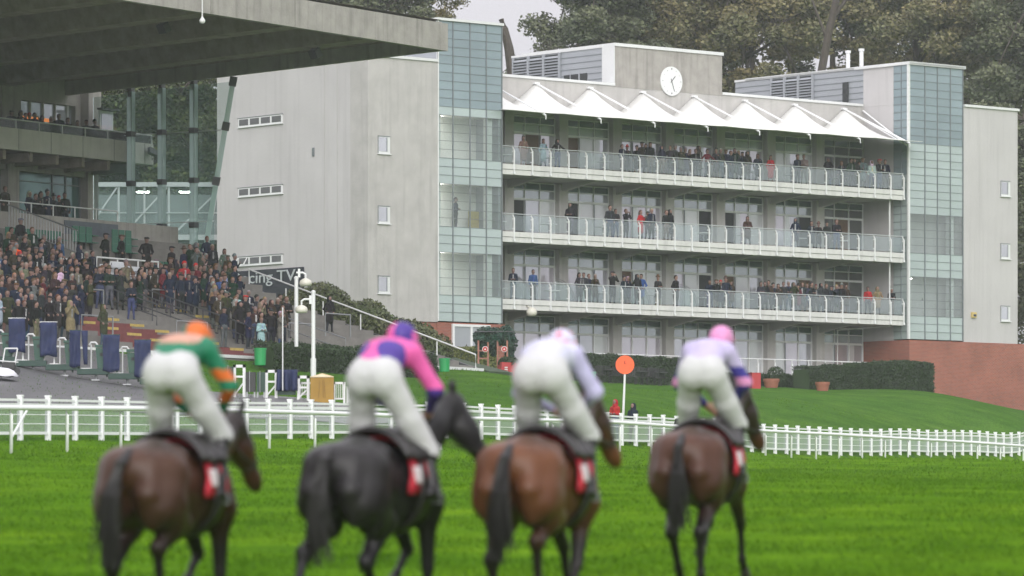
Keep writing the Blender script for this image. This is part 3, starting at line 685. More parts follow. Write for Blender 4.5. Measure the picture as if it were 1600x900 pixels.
# balcony
BS=20.3; te=2.4
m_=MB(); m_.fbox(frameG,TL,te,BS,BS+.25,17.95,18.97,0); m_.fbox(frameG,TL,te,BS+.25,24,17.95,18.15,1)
for k in range(24):
    t=te-1.2-k*2.0; m_.fbox(frameG,t-.12,t+.12,BS+.3,23.4,17.5,17.95,1)
bal=MP('balcony',m_,[M['parapet'],M['soffit']],gs)
m_=MB(); railrun(m_,TL,te,BS+.1,18.97,.42,1.75); m_.tube([frameG(te,BS+.1,19.39),frameG(te,BS+3,19.39)],.03,6); MP('handrail',m_,M['coping'],bal)
m_=MB(); m_.fbox(frameG,TL,te,BS+.1,BS+.12,19.0,19.36); MP('glass_panel',m_,M['clear'],bal)
m_=MB()
for k in range(20): t=te-.7-k*2.45; m_.fbox(frameG,t-.012,t+.012,BS-.006,BS,17.96,18.96)
MP('panel_joint',m_,M['dark'],bal)
# upper back wall with window opening
ub=23.7; ta,tb=t_at(33,ub),t_at(118,ub)
tE=t_at(158,ub)
m_=MB(); m_.fbox(frameG,TL,ta,ub,ub+.4,18.1,23.2); m_.fbox(frameG,tb,tE,ub,ub+.4,18.1,23.2); m_.fbox(frameG,ta,tb,ub,ub+.4,20.85,23.2)
m_.fbox(frameG,t_at(8,ub-.5)-.25,t_at(8,ub-.5)+.2,ub-.5,ub,18.1,22.6); m_.fbox(frameG,t_at(139,ub-.4)-.15,t_at(139,ub-.4)+.15,ub-.5,ub,18.1,22.6)
MP('wall',m_,M['concrete2'],gs)
m_=MB(); m_.fbox(frameG,ta,tb,ub+.25,ub+.3,18.1,20.85,0)
for px in (33,52,72,91,110): t=t_at(px,ub); m_.fbox(frameG,t-.03,t+.03,ub+.15,ub+.25,18.1,20.85,1)
m_.fbox(frameG,t_at(36,ub),t_at(88,ub),ub+.235,ub+.248,19.95,20.12,2)
MP('window',m_,[M['pane_e'],M['coping'],mat('orange glow of a heater strip',(.8,.25,.05),.5,emit=.5)],gs)
m_=MB(); td0,td1=t_at(156,ub-1),t_at(177,ub-1); m_.fbox(frameG,td0,td1,ub-1.0,ub-.92,18.2,20.65,0); m_.fbox(frameG,td0+.12,td1-.12,ub-1.03,ub-1.0,18.35,20.5,1); m_.fbox(frameG,td0-.1,td1+.1,ub-1.3,ub-.9,20.68,20.78,2); MP('door',m_,[M['coping'],M['pane_b'],M['darkmetal']],gs)
# the folded roof
def soff(s): return 22.3-(s-1.52)*.044
T=6.3; prof=[(0,0),(.16,0),(.70,1.0),(.74,1.05),(1.0,0)]
m_=MB(); pts=[]
t=0.0
while t>TL:
    for fx,h in prof[:-1]: pts.append((t-T*(fx if fx<=.16 else fx),h))
    t-=T
pts.append((t,0))
s0,s1=1.75,26.0
# reversed so each fold rises gently then drops
pp=[]
t=0.0
while t>TL-1:
    pp += [(t,0.0),(t-.08*T,1.35),(t-.14*T,1.35),(t-.82*T,0.0)]
    t-=T
pp.append((t,0.0))
n=len(pp); vs=[]
for s in (s0,8,14,20,s1):
    for (tt,h) in pp: vs.append(frameG(tt,s,soff(s)+h))
fs=[]
for k in range(4):
    for j in range(n-1): q=k*n+j; fs.append((q,q+1,q+n+1,q+n))
m_.add(vs,fs,0)
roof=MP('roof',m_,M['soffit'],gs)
m_=MB()
vs=[frameG(tt,s,soff(s)+1.45) for s in (s0,s1) for tt in (t,0)]; m_.add(vs,[(0,1,3,2)])
m_.prism([frameG(-.25,1.75,soff(1.75)),frameG(-.25,s1,soff(s1)),frameG(-.25,s1,soff(s1)+1.35),frameG(-.25,1.75,soff(1.75)+1.35)],frameG(.0,0,0)-frameG(-.25,0,0))
MP('roof_deck',m_,M['concrete2'],roof)
m_=MB(); 
k=0; t=0.05
while t>TL:
    t2=t-6.3 if k else -5.9
    m_.fbox(frameG,t2+.02,t,1.45,1.75,22.28,23.55); t=t2; k+=1
MP('roof_fascia',m_,M['concrete2'],roof)
m_=MB(); p=frameG(-3.2,6,23.6); p=at(572,14,221); m_.lathe((p.x,p.y,23.3),[(.12,0),(.12,.35),(.42,.42),(.42,.5),(.25,.58),(0.02,.6)],14); MP('roof_vent',m_,M['cream'],roof,smooth=True)
for px,py,lab in ((255,42,'left'),(492,82,'right')):
    D=207 if px<300 else 214; p=at(px,py,D)
    q=thing('hanging_speaker',f'dark square loudspeaker hung under the concrete roof, {lab} one of the two','speaker',tuple(p),R(-50),group='speakers under the roof')
    m_=MB(); m_.box((0,0,-.05),(.55,.35,.42),0); o=m_.build('speaker_box',M['darkmetal'],q,bevel=.02); o.rotation_euler=(R(28),0,0)
    m_=MB(); m_.tube([(-.2,0,.1),(-.2,0,.9)],.02,6); m_.tube([(.2,0,.1),(.2,0,.9)],.02,6); m_.box((-.35,.2,.55),(.7,.5,.35)); m_.build('bracket',M['darkmetal'],q)
p=at(316,30,200.5); q=thing('pendant_lamp','white globe lamp on a thin white rod below the roof edge','lamp',tuple(p))
m_=MB(); m_.tube([(0,0,.1),(0,0,1.9)],.03,6); m_.build('rod',M['coping'],q); m_=MB(); m_.lathe((0,0,-.1),[(.02,-.1),(.12,-.05),(.13,.06),(.06,.16),(.03,.22)],12); m_.build('globe',M['coping'],q,smooth=True)
# floodlight on the balcony end
p=frameG(te-.4,BS-.05,18.45); q=thing('floodlight','small dark floodlight fixed on the end of the concrete balcony','floodlight',tuple(p),R(40))
m_=MB(); m_.box((0,-.25,.0),(.5,.2,.34)); o=m_.build('lamp_head',M['darkmetal'],q,bevel=.02); o.rotation_euler=(R(-25),R(20),0); m_=MB(); m_.tube([(0,0,0),(0,-.2,-.05),(0,-.25,-.3)],.03,6); m_.build('arm',M['darkmetal'],q)
# glass end screen
scr=thing('glass_end_screen','tall green tinted glass end screen with upright glass fins beside the terrace','glass screen',tuple(frameG(0.3,18,14)))
m_=MB()
sN=[22.2,20.0,18.1,16.2,14.75]
m_.prism([frameG(.3,22.4,13.4),frameG(.3,22.4,21.2),frameG(.3,13.9,21.55),frameG(.3,15.1,17),frameG(.3,15.1,12.9)],frameG(.34,0,0)-frameG(.3,0,0)); MP('glazing',m_,M['screen'],scr)
for px in (202,250,300):
    s=(lambda r: (-1.78-r*216)/(.8418+r*.5397))((px-CX)/F)
    m_=MB(); m_.fbox(frameG,.0,.28,s-.15,s+.15,12.9,soff(s)-.15); fin=MP('glass_fin',m_,M['fin'],scr)
    for z in (19.35,16.95,14.8): m_=MB(); m_.fbox(frameG,-.06,.34,s-.16,s+.16,z-.2,z+.06); MP('clamp',m_,M['darkmetal'],fin)
    m_=MB(); m_.fbox(frameG,-.0,.3,s-.1,s+.1,soff(s)-.4,soff(s)+.1); MP('top_bracket',m_,M['darkmetal'],fin)
m_=MB(); m_.bar(frameG(0.1,13.75,21.7),frameG(0.1,15.15,15.0),.25,.30); m_.bar(frameG(0.1,15.15,15.0),frameG(0.1,15.6,12.6),.25,.3); fin=MP('glass_fin',m_,M['fin'],scr)
for (sa,za,sb_,zb) in ((14.18,19.6,14.28,19.2),(13.75,21.75,13.85,21.3),(14.75,17.0,14.85,16.6)):
    m_=MB(); m_.bar(frameG(0.1,sa,za),frameG(0.1,sb_,zb),.34,.36); MP('clamp',m_,M['darkmetal'],fin)
m_=MB(); m_.tube([frameG(.28,22.3,19.25),frameG(.28,14.4,19.25)],.02,6); MP('tie_rod',m_,M['coping'],scr); m_=MB(); m_.tube([frameG(.28,22.3,14.9),frameG(.28,15.1,14.9)],.02,6); MP('tie_rod',m_,M['coping'],scr)
# link bridge behind the glass
D=262.5
lb=thing('link_bridge','white steel link bridge with diagonal braces seen behind the glass end screen','footbridge',tuple(at(250,340,D)))
x0,x1=at(125,0,D).x,at(349,0,D).x
m_=MB()
for z0,h in ((19.35,.25),(16.35,.30),(17.85,.05)): m_.box(((x0+x1)/2,D,z0+h/2),(x1-x0,.35,h))
MP('beam',m_,M['mullw'],lb)
for a,b in ((0,.27),(.27,.62),(.62,1.0)):
    m_=MB(); xa,xb=x0+(x1-x0)*a,x0+(x1-x0)*b; m_.bar((xa+.3,D-.1,16.7),(xb-.1,D-.1,19.3),.09,.09); MP('brace',m_,M['mullw'],lb)
for a in (.0,.27,.45,.62,.8,1.0):
    m_=MB(); xa=x0+(x1-x0)*a; m_.box((xa,D,15.5),(.11,.11,8)); MP('post',m_,M['mullw'],lb)
m_=MB(); m_.box(((x0+x1)/2,D+.12,17.95),(x1-x0,.05,2.8)); MP('glazing',m_,M['clear'],lb)
m_=MB(); m_.box(((x0+x1)/2,D+2.6,16.3),(x1-x0,4.9,.25)); m_.box(((x0+x1)/2,D+5,17.95),(x1-x0,.15,2.6)); MP('walkway',m_,mat('dim interior of the bridge',(.14,.16,.16),.8),lb)
for a in (.72,.42): 
    m_=MB(); m_.box((x0+(x1-x0)*a,D+2,19.2),(.7,.3,.06)); MP('ceiling_lamp',m_,M['lamp'],lb)
# rails on the terrace -------------------------------------------------------
def srail(label, t0, s0, s1, t1=None, h=1.0, m='darkmetal', step=2.0, mid=True, r=.032, grp='sloping handrails on the terrace'):
    t1=t0 if t1 is None else t1
    z=zsl
    q=thing('handrail',label,'handrail',tuple(frameG((t0+t1)/2,(s0+s1)/2,z((s0+s1)/2))),group=grp)
    T_=lambda s: t0+(t1-t0)*(s-s0)/(s1-s0)
    m_=MB(); m_.tube([frameG(T_(s0),s0,z(s0)),frameG(T_(s0),s0,z(s0)+h),frameG(T_(s1),s1,z(s1)+h),frameG(T_(s1),s1,z(s1))],r,8)
    if mid: m_.tube([frameG(T_(s0),s0,z(s0)+h*.5),frameG(T_(s1),s1,z(s1)+h*.5)],r*.8,8)
    MP('top_rail',m_,M[m],q)
    n=max(2,round(abs(s1-s0)/step))
    for k in range(1,n):
        s=s0+(s1-s0)*k/n; m_=MB(); m_.tube([frameG(T_(s),s,zs(s)),frameG(T_(s),s,z(s)+h)],r*.9,8); MP('post',m_,M[m],q)
    return q
srail('dark sloping handrail down the aisle from the pale wall beside the red steps',t_at(300,3.2),3.2,11.5,t1=t_at(300,3.2)-.4)
srail('dark sloping handrail left of the bare red steps',t_at(245,4.2),4.2,8.4)
srail('dark sloping handrail beside the people at the right of the red steps',t_at(420,.4),.4,7.5)
srail('grey sloping handrail in front of the lamp posts on the empty grey steps',t_at(540,.2),.2,7.5,m='metal')
srail('grey sloping handrail in the thick of the crowd at the far left',t_at(30,3),3,9)
srail('white sloping handrail down the open end of the terrace beside the shrubs',-.12,-.2,12.7,h=.72,m='coping',mid=False,step=2.2,r=.035)
def urail(label,px,py,width,s,h=1.05,m='metal'):
    t=t_at(px,s); zb=zs(s)+.25
    q=MB(); q.tube([frameG(t-width/2,s,zb),frameG(t-width/2,s,zb+h),frameG(t+width/2,s,zb+h),frameG(t+width/2,s,zb)],.035,8)
    o=q.build('crush_barrier',M[m],smooth=False); tag(o,label,'crush barrier',group='hoop barriers on the terrace'); return o
for px,s,wd,lab in ((152,1.2,2.1,'beside the man in the khaki hooded coat'),(300,1.2,2.2,'at the foot of the red steps behind the orange capped jockey'),(135,6.2,2.4,'in the crowd below the white banner'),(35,5.2,2.6,'in the crowd at the left edge below the orange jacket'),(255,6.8,1.6,'behind the two men at the right of the pale wall'),(375,5.0,2.0,'below the man in the blue shirt'),(528,4.2,2.0,'on the empty grey steps behind the lamp posts'),(470,1.6,1.8,'just right of the last spectators')):
    urail('grey tubular hoop barrier '+lab,px,0,wd,s)
# vomitory boxes (pale walls with white rails and banners)
def pen(px0,px1,s,hwall,label,btxt=None,bmat='bannerw'):
    t0,t1=t_at(px0,s),t_at(px1,s); zb=zs(s)-.6
    q=thing('stair_enclosure',label,'stair enclosure',tuple(frameG((t0+t1)/2,s,zb)),group='stair enclosures on the terrace')
    m_=MB(); m_.fbox(frameG,t0,t1,s,s+.2,zb-.6,zb+hwall); m_.fbox(frameG,t1-.2,t1,s+.2,s+3.0,zb-.2,zb+hwall); m_.fbox(frameG,t0,t0+.2,s+.2,s+3,zb-.2,zb+hwall); MP('wall',m_,M['concrete'],q)
    m_=MB(); h=1.15; z0=zb+hwall
    m_.tube([frameG(t0,s+.1,z0),frameG(t0,s+.1,z0+h),frameG(t1,s+.1,z0+h),frameG(t1,s+.1,z0)],.04,8); m_.tube([frameG(t0,s+.1,z0+.6),frameG(t1,s+.1,z0+.6)],.03,8)
    n=3
    for k in range(1,n): t=t0+(t1-t0)*k/n; m_.tube([frameG(t,s+.1,z0),frameG(t,s+.1,z0+h)],.035,8)
    MP('railing',m_,M['coping'],q)
    # front loop with sloping sides
    m_=MB(); c=t0+.95; m_.tube([frameG(c-1.1,s-.5,zb+.1),frameG(c-1.1,s-.5,zb+hwall+.1),frameG(c-.45,s-.3,z0+.95),frameG(c+.45,s-.3,z0+.95),frameG(c+1.1,s-.5,zb+hwall+.1),frameG(c+1.1,s-.5,zb+.1)],.035,8); MP('hoop_rail',m_,M['coping'],q)
    if btxt is not None:
        m_=MB(); m_.fbox(frameG,t0+.15,t1-.1,s+.02,s+.055,z0+.1,z0+.85); o=MP('banner',m_,M[bmat],q)
        m_=MB(); m_.fbox(frameG,c-.42,c+.42,s-.36,s-.33,z0+.72,z0+.95); MP('plate',m_,M['bannerw'],q)
        if btxt:
            xd=frameG(1,0,0)-frameG(0,0,0); mid=t0+(t1-t0)*.45
            put_text('lettering',btxt[0],.95,frameG(mid,s+.0,z0+.52),xd,M['ink'],q,height=.2,ext=.005)
            put_text('lettering',btxt[1],1.2,frameG(mid-.2,s+.0,z0+.2),xd,M['ink'],q,height=.2,ext=.005)
pen(154,250,9.6,1.5,'pale stair enclosure with white rails and a white banner in mid terrace',('Tathers','and Turner'))
pen(28,130,10.6,.9,'pale stair enclosure with white rails and a slate banner behind the orange jacket',(),'bannerg')
pen(273,315,11.2,.8,'small pale stair enclosure with white rails beside the red capped spectators',None)
# vertical bar fence sloping from the deck
q=thing('bar_fence','grey upright bar fence sloping down from the upper deck above the crowd','railing',tuple(frameG(t_at(70,15),15,13)))
ta_,tb_=t_at(12,16.8),t_at(121,12.5)
m_=MB(); A=frameG(ta_,16.8,14.95); B=frameG(tb_,12.5,13.6); m_.tube([A,B],.035,8); m_.tube([A-Vector((0,0,1.0)),B-Vector((0,0,1.0))],.025,8); MP('rail',m_,M['metal'],q)
m_=MB()
for k in range(24): p=A.lerp(B,(k+.5)/24); m_.tube([p,p-Vector((0,0,1.0))],.022,6)
MP('bars',m_,M['metal'],q)
# green seats
seat0=None
def seat_tree():
    q=thing('stadium_seat','','seat',(0,0,0),0,'green seats at the top of the terrace')
    m_=MB(); m_.box((0,.2,.40),(.44,.42,.05)); m_.build('seat',M['seatgreen'],q,bevel=.015)
    m_=MB(); m_.box((0,.0,.62),(.44,.05,.40)); o=m_.build('backrest',M['seatgreen'],q,bevel=.015); 
    m_=MB(); m_.box((0,.1,.18),(.06,.2,.38)); m_.build('support',M['darkmetal'],q); return q
seat0=seat_tree(); used=False; cnt={}
ordn=['first','second','third','fourth','fifth','sixth','seventh','eighth','ninth','tenth','eleventh','twelfth','thirteenth','fourteenth','fifteenth','sixteenth','seventeenth','eighteenth','nineteenth','twentieth','twenty first','twenty second','twenty third','twenty fourth','twenty fifth','twenty sixth']
blocks=[(124,148,(15.0,15.8),'left of the white banner'),(186,215,(14.2,15.0,15.8),'behind the white banner'),(236,268,(11.0,11.8,12.6),'right of the white banner'),(20,100,(15.0,),'behind the bar fence')]
for p0,p1,rows_,where in blocks:
    for ri,s in enumerate(rows_):
        t=t_at(p0,s); te_=t_at(p1,s); k=0
        while t<te_:
            o=seat0 if not used else copy_tree(seat0); used=True
            o.location=frameG(t,s+.25,zt(int(s/.8+.01)+1)+.0); o.rotation_euler=(0,0,R(57.3)-math.pi)
            rn='lowest row' if ri==0 else ('middle row' if ri==1 and len(rows_)==3 else 'upper row')
            if len(rows_)==1: rn='only row'
            o['label']=f'empty green plastic seat, {ordn[k]} from left, {rn} {where}'; t+=.52; k+=1

# ================================================================ fences and rails of the course
fe=thing('paddock_fence','white post and rail fence with wire mesh running the whole width behind the track rail','fence',(FLX(150),150,gz(FLX(150),150)))
D=116.0; prev=None; rl=MB(); ms=MB(); wr=MB(); posts=[]
fdir=Vector((.3415,1,0)).normalized()
postmesh=None
while D<256:
    x=FLX(D); p=Vector((x,D,gz(x,D))); posts.append(p); D+=1.8*.946
rzf=math.atan2(fdir.y,fdir.x)
pm=MB(); pm.box((0,0,.56),(.09,.145,1.30)); pm.box((0,0,1.21),(.12,.17,.045)); pme=pm.mesh('post',M['rail_white'])
for p in posts:
    o=link('post',pme,fe); o.matrix_parent_inverse=Matrix.Translation(fe.location).inverted(); o.location=p; o.rotation_euler=(0,0,rzf+math.pi/2*0)
for a,b in zip(posts[:-1],posts[1:]):
    for z,h in ((1.10,.065),(.96,.09),(.20,.08)): rl.bar(a+Vector((0,0,z)),b+Vector((0,0,z)),.05,h)
    ms.quad(a+Vector((0,0,.2)),b+Vector((0,0,.2)),b+Vector((0,0,.98)),a+Vector((0,0,.98)))
    for z in (.45,.7): wr.tube([a+Vector((0,0,z)),b+Vector((0,0,z))],.012,5,cap=False)
MP('rail',rl,M['rail_white'],fe); MP('wire',wr,M['rail_white'],fe)
meshm=glassy('fence mesh',(.55,.58,.55),.20,.9); MP('mesh',ms,meshm,fe)
# running rail
rr=thing('running_rail','low white plastic running rail on slim posts along the edge of the track','running rail',tuple(hit(447,701)))
kx=[-80,0,104,240,384,510,740,950,1057,1197,1300,1400,1500,1600,1680]; ky=[634,635,636,637,640,643.5,652,657,664,671.5,676.5,682.5,688,695,701]
kd=[110,115,119,126,134.5,140.5,152.5,168,175,186,194.5,204,213,222,229]
from numpy import interp
def rp(px): D=float(interp(px,kx,kd)); return at(px,float(interp(px,kx,ky))+2,D)
m_=MB(); pts_=[rp(p) for p in range(-80,1690,20)]
m_.tube(pts_,.065,10,cap=True); MP('top_rail',m_,M['rail_white'],rr,smooth=True)
px=15.0; k=0
while px<1650:
    p=rp(px); zg=gz(p.x,p.y); m_=MB()
    q=Vector((p.x,p.y,p.z-.02)); 
    m_.tube([q,Vector((p.x+.05,p.y-.1,p.z-.18)),Vector((p.x+.05,p.y-.1,min(zg,p.z-.4)-.1))],.042,8)
    MP('post',m_,M['rail_white'],rr,smooth=True); px+= 88-50*px/1250 if px<1250 else 36
    k+=1
m_=MB(); p=rp(15); m_.tube([p+Vector((.05,-.1,-.75)),rp(36)+Vector((0,.9,-.05))],.03,8); MP('brace',m_,M['rail_white'],rr)
# the orange disc
b=hit(972,690); D=b.y; c=at(976.5,570,D); r_=14.6*D/F
q=thing('furlong_disc','round orange disc on a tall pale pole between the rails','course marker',tuple(b))
m_=MB(); ring=[c+Vector((r_*math.cos(2*math.pi*i/36),0,r_*math.sin(2*math.pi*i/36))) for i in range(36)]; m_.prism(ring,(0,.03,0)); MP('disc',m_,M['orange'],q)
m_=MB(); m_.tube([b,c+Vector((0,.05,-r_*.8))],.055,10,r1=.04); MP('pole',m_,M['white'],q)
m_=MB(); m_.box((c.x-.02,c.y-.008,c.z+.08),(.028,.006,.11)); m_.box((c.x+.01,c.y-.008,c.z+.05),(.09,.006,.022)); m_.box((c.x+.0,c.y-.008,c.z+.13),(.07,.006,.02)); MP('digit',m_,mat('dark red digit',(.45,.04,.01),.5),q)
# lamp posts
def lamp_post(px,pyb,pyt,pxl,pyl,D,lab):
    x=(px-CX)/F*D; zb=gz(x,D); ztop=(HY-pyt)*D/F; xl=(pxl-CX)/F*D; zl=(HY-pyl)*D/F
    q=thing('lamp_post',lab,'lamp post',(x,D,zb),group='white lamp posts in front of the terrace')
    m_=MB(); m_.tube([(x,D,zb-.1),(x,D,zb+.9)],.12,10); m_.tube([(x,D,zb+.9),(x,D,ztop)],.085,10); m_.lathe((x,D,ztop-.05),[(.1,0),(.1,.08),(.03,.12)],10); MP('pole',m_,M['white'],q,smooth=False)
    m_=MB(); zz_=zl+.42; m_.tube([(x,D,zz_+.02),(xl-(.12 if xl>x else -.12),D,zz_+.02),(xl,D,zz_-.06),(xl,D,zl+.15)],.045,8); m_.box((x+(.12 if xl>x else -.12),D,zz_),(.1,.12,.36)); MP('arm',m_,M['white'],q)
    m_=MB(); m_.lathe((xl,D,zl),[(.15,-.14),(.24,-.12),(.27,-.02),(.24,.10),(.13,.17),(.05,.2)],16); MP('lantern',m_,M['cream'],q,smooth=True)
lamp_post(463,575,434,477.5,442,200.6,'taller white lamp post with its cream lantern hung to the right')
lamp_post(489.5,592,456,471,484,196.5,'shorter white lamp post with its cream lantern hung to the left')
# bins
def bin_(px0,px1,py0,py1,D,lab):
    c=at((px0+px1)/2,py1,D); w=(px1-px0)/F*D; h=(py1-py0)/F*D
    q=MB(); q.lathe((0,0,0),[(w*.42,0),(w*.45,.02),(w*.5,h*.9),(w*.53,h*.9),(w*.53,h),(w*.47,h),(w*.45,h*.75),(.02,h*.75)],20)
    o=q.build('litter_bin',M['green'],smooth=False); o.location=(c.x,c.y,c.z); tag(o,lab,'bin',group='bright green litter bins')
bin_(397,416,544,571,198.5,'bright green bin at the left end of the low hedge beside the steps')
bin_(423,438,537,556,201.2,'bright green bin behind the low hedge under the lamp posts')
bin_(686,703,560,584,212,'bright green bin beside the white kerb behind the pink jockey')
bin_(908,931,581,606,238,'bright green bin right of the jockey in lilac and white')
# terracotta pots, red box, arch
def pot(px,py,w,h,D,lab,shrub=None):
    c=hit(px,py); c=at(px,py,c.y) if c.y<325 else at(px,py,D); k=c.y/F; w*=k; h*=k
    q=thing('plant_pot',lab,'plant pot',tuple(c),group='terracotta plant pots on the lawn')
    m_=MB(); m_.lathe((0,0,0),[(w*.38,0),(w*.46,h*.7),(w*.5,h*.7),(w*.5,h),(w*.43,h),(w*.4,h*.85),(.01,h*.85)],18); m_.build('pot',M['terra'],q)
    if shrub:
        r,hh=shrub; build_leaves('shrub',[(0,0,h*.85+hh*.5*k,r*k,r*k,hh*.55*k)],900,.07,M['leaf_dk'],q)
def build_leaves(name, blobs, n, size, m, parent=None, seed=1, shell=.75, flat=.0):
    g=np.random.default_rng(seed); V=[];
    per=[max(1,int(n*(b[3]*b[4]+b[4]*b[5])/sum(q[3]*q[4]+q[4]*q[5] for q in blobs))) for b in blobs]
    for b,k in zip(blobs,per):
        d=g.normal(size=(k,3)); d/=np.linalg.norm(d,axis=1)[:,None]; rr_=shell+(1.06-shell)*g.random(k)**.6
        c=d*rr_[:,None]*np.array(b[3:6])+np.array(b[:3])
        nrm=d+g.normal(size=(k,3))*.7; nrm/=np.linalg.norm(nrm,axis=1)[:,None]
        a=np.cross(nrm,g.normal(size=(k,3))); a/=np.linalg.norm(a,axis=1)[:,None]; bb=np.cross(nrm,a)
        s=size*(.6+.8*g.random(k))[:,None]
        V.append(np.stack([c-a*s, c+bb*s*.55, c+a*s, c-bb*s*.55],1))
    V=np.concatenate(V).reshape(-1,3); nf=len(V)//4
    me=bpy.data.meshes.new(name); me.vertices.add(len(V)); me.vertices.foreach_set('co',V.ravel()); me.loops.add(len(V)); me.loops.foreach_set('vertex_index',np.arange(len(V)))
    me.polygons.add(nf); me.polygons.foreach_set('loop_start',np.arange(nf)*4); me.polygons.foreach_set('loop_total',np.full(nf,4)); me.update(); me.materials.append(m)
    o=bpy.data.objects.new(name,me); COL.objects.link(o)
    if parent is not None: o.parent=parent
    return o
def box_hedge(P0,P1,depth,z0f,h,m,label,name='hedge',n=9000,size=.055,seed=3,htop1=None):
    """clipped hedge: leafy skin over a dark core, ends at P0,P1 (world xy)"""
    g=np.random.default_rng(seed); P0=Vector(P0);P1=Vector(P1); d=(P1-P0); L=d.length; u=d/L; w=Vector((-u.y,u.x,0))
    q=thing(name,label,'hedge',((P0.x+P1.x)/2,(P0.y+P1.y)/2,z0f((P0.x+P1.x)/2,(P0.y+P1.y)/2)))
    core=MB(); seg=8
    for i in range(seg):
        a=P0+d*(i/seg); b=P0+d*((i+1)/seg); hh=lambda f: h+(0 if htop1 is None else (htop1-h)*f)
        za,zb=z0f(a.x,a.y),z0f(b.x,b.y)
        vs=[a-w*depth*.45,b-w*depth*.45,b+w*depth*.45,a+w*depth*.45]
        lo=[Vector((v.x,v.y,(za if j in(0,3) else zb)-.2)) for j,v in enumerate(vs)]; hi=[Vector((v.x,v.y,(za+hh(i/seg) if j in(0,3) else zb+hh((i+1)/seg))-.05)) for j,v in enumerate(vs)]
        core.add(lo+hi,[(3,2,1,0),(4,5,6,7),(0,1,5,4),(1,2,6,5),(2,3,7,6),(3,0,4,7)])
    MP('hedge_core',core,M['leaf_dk'],q)
    f=g.random(n); side=g.random(n); top=side<depth/(depth+2*h)
    across=np.where(top,(g.random(n)-.5)*depth,np.where(g.random(n)<.75,-.5,.5)*depth)
    hcur=h+(0 if htop1 is None else (htop1-h))*f
    up=np.where(top,hcur,g.random(n)*hcur)
    wob=.05*np.sin(f*L*3.1)+.04*np.sin(f*L*7.7+1)
    X=P0.x+u.x*f*L+w.x*across; Y=P0.y+u.y*f*L+w.y*across; Z=terrain(X,Y)+up+wob*top if z0f is gz else np.array([z0f(x,y) for x,y in zip(X,Y)])+up+wob*top
    c=np.stack([X,Y,Z],-1)+g.normal(size=(n,3))*.035
    a=g.normal(size=(n,3)); a/=np.linalg.norm(a,axis=1)[:,None]; b=np.cross(a,g.normal(size=(n,3))); b/=np.linalg.norm(b,axis=1)[:,None]
    s=size*(.6+.8*g.random(n))[:,None]; V=np.stack([c-a*s,c+b*s*.6,c+a*s,c-b*s*.6],1).reshape(-1,3); nf=n
    me=bpy.data.meshes.new('leaves'); me.vertices.add(len(V)); me.vertices.foreach_set('co',V.ravel()); me.loops.add(len(V)); me.loops.foreach_set('vertex_index',np.arange(len(V)))
    me.polygons.add(nf); me.polygons.foreach_set('loop_start',np.arange(nf)*4); me.polygons.foreach_set('loop_total',np.full(nf,4)); me.update(); me.materials.append(m)
    o=bpy.data.objects.new('leaves',me); COL.objects.link(o); o.parent=q; o.matrix_parent_inverse=Matrix.Translation(q.location).inverted(); return q
V2=lambda p: Vector((p[0],p[1],0))
box_hedge(V2(at(412,0,199.5)),V2(at(668,0,207.5)),1.2,gz,1.0,M['leaf_dk'],'low clipped dark hedge in front of the grey steps under the lamp posts',n=16000)
box_hedge(V2(at(905,0,256)),V2(at(1075,0,262.5)),.9,gz,1.45,M['leaf_dk'],'dark green hedge behind the black garden chairs',n=14000)
box_hedge(V2(at(1075,0,262.6)),V2(at(1260,0,266.5)),.8,gz,.62,M['leaf_dk'],'low narrow hedge below the ground floor rail behind the red box',n=10000)
box_hedge(V2(at(1252,0,264)),V2(at(1446,0,271)),1.4,gz,1.15,M['leaf_dk'],'large clipped hedge on the lawn against the brick wall',n=22000,htop1=1.65)
box_hedge(V2(frameM(a2(612),1.0,0)),V2(frameM(a2(745),1.3,0)),1.2,lambda x,y:8.6,1.25,M['leaf_y'],'pale yellowish clipped hedge below the glazed doors',n=9000)
m_=MB(); m_.fbox(frameM,a2(598,2.0),a2(745,2.0),1.7,1.9,7.2,8.75); o=m_.build('low_wall',mat('dark brown fence boards',(.085,.075,.06),.8,noise=.2,nscale=3)); tag(o,'dark brown low wall beneath the pale hedge','wall')
m_=MB(); 
for z in (8.45,): m_.tube([frameM(a2(690,2.4),2.2,9.35),frameM(a2(712,2.4),2.2,8.95),frameM(a2(748,2.4),2.2,8.98)],.035,8)
for px in (705,735): a=a2(px,2.2); m_.tube([frameM(a,2.2,7.7),frameM(a,2.2,9.0)],.035,8)
o=m_.build('handrail',M['white']); tag(o,'short white handrail in front of the pale yellowish hedge','handrail')
m_=MB(); m_.bar(at(655,592,216.5)+Vector((0,0,.1)),at(741,592,222)+Vector((0,0,.1)),.3,.16); o=m_.build('kerb',M['coping']); tag(o,'white kerb at the top of the lawn',None,kind='structure')
# shrubs beside the end rail of the terrace
blobs=[]
g_=random.Random(4)
for k in range(24):
    s=12.2-k*.38; t=1.4+g_.uniform(-.4,1.2); z=8.05+.3125*s+g_.uniform(-.25,.3)-(.45*(s-10.2) if s>10.2 else 0); r=g_.uniform(.75,1.15)
    p=frameG(t,s,z); blobs.append((p.x,p.y,p.z-.55,r,r,r*.95))
o=build_leaves('shrub_bank',blobs,46000,.085,M['leaf_g'],None,seed=8,shell=.55); tag(o,'bank of dense olive green shrubs growing down beside the open end of the terrace','shrubs',kind='stuff')
m_=MB(); m_.prism([frameG(.6,-.5,6.5),frameG(.6,-.5,7.4),frameG(.6,13.5,10.7),frameG(.6,13.5,6)],frameG(2.6,0,0)-frameG(.6,0,0)); o=m_.build('earth_bank',M['leaf_dk']); tag(o,'dark planted bank below the shrubs',None,kind='structure')
def potf(*a,**k): pot(*a,**k)
potf(1205,606,26,14,262,'terracotta pot with a rounded bush just right of the red box',shrub=None)
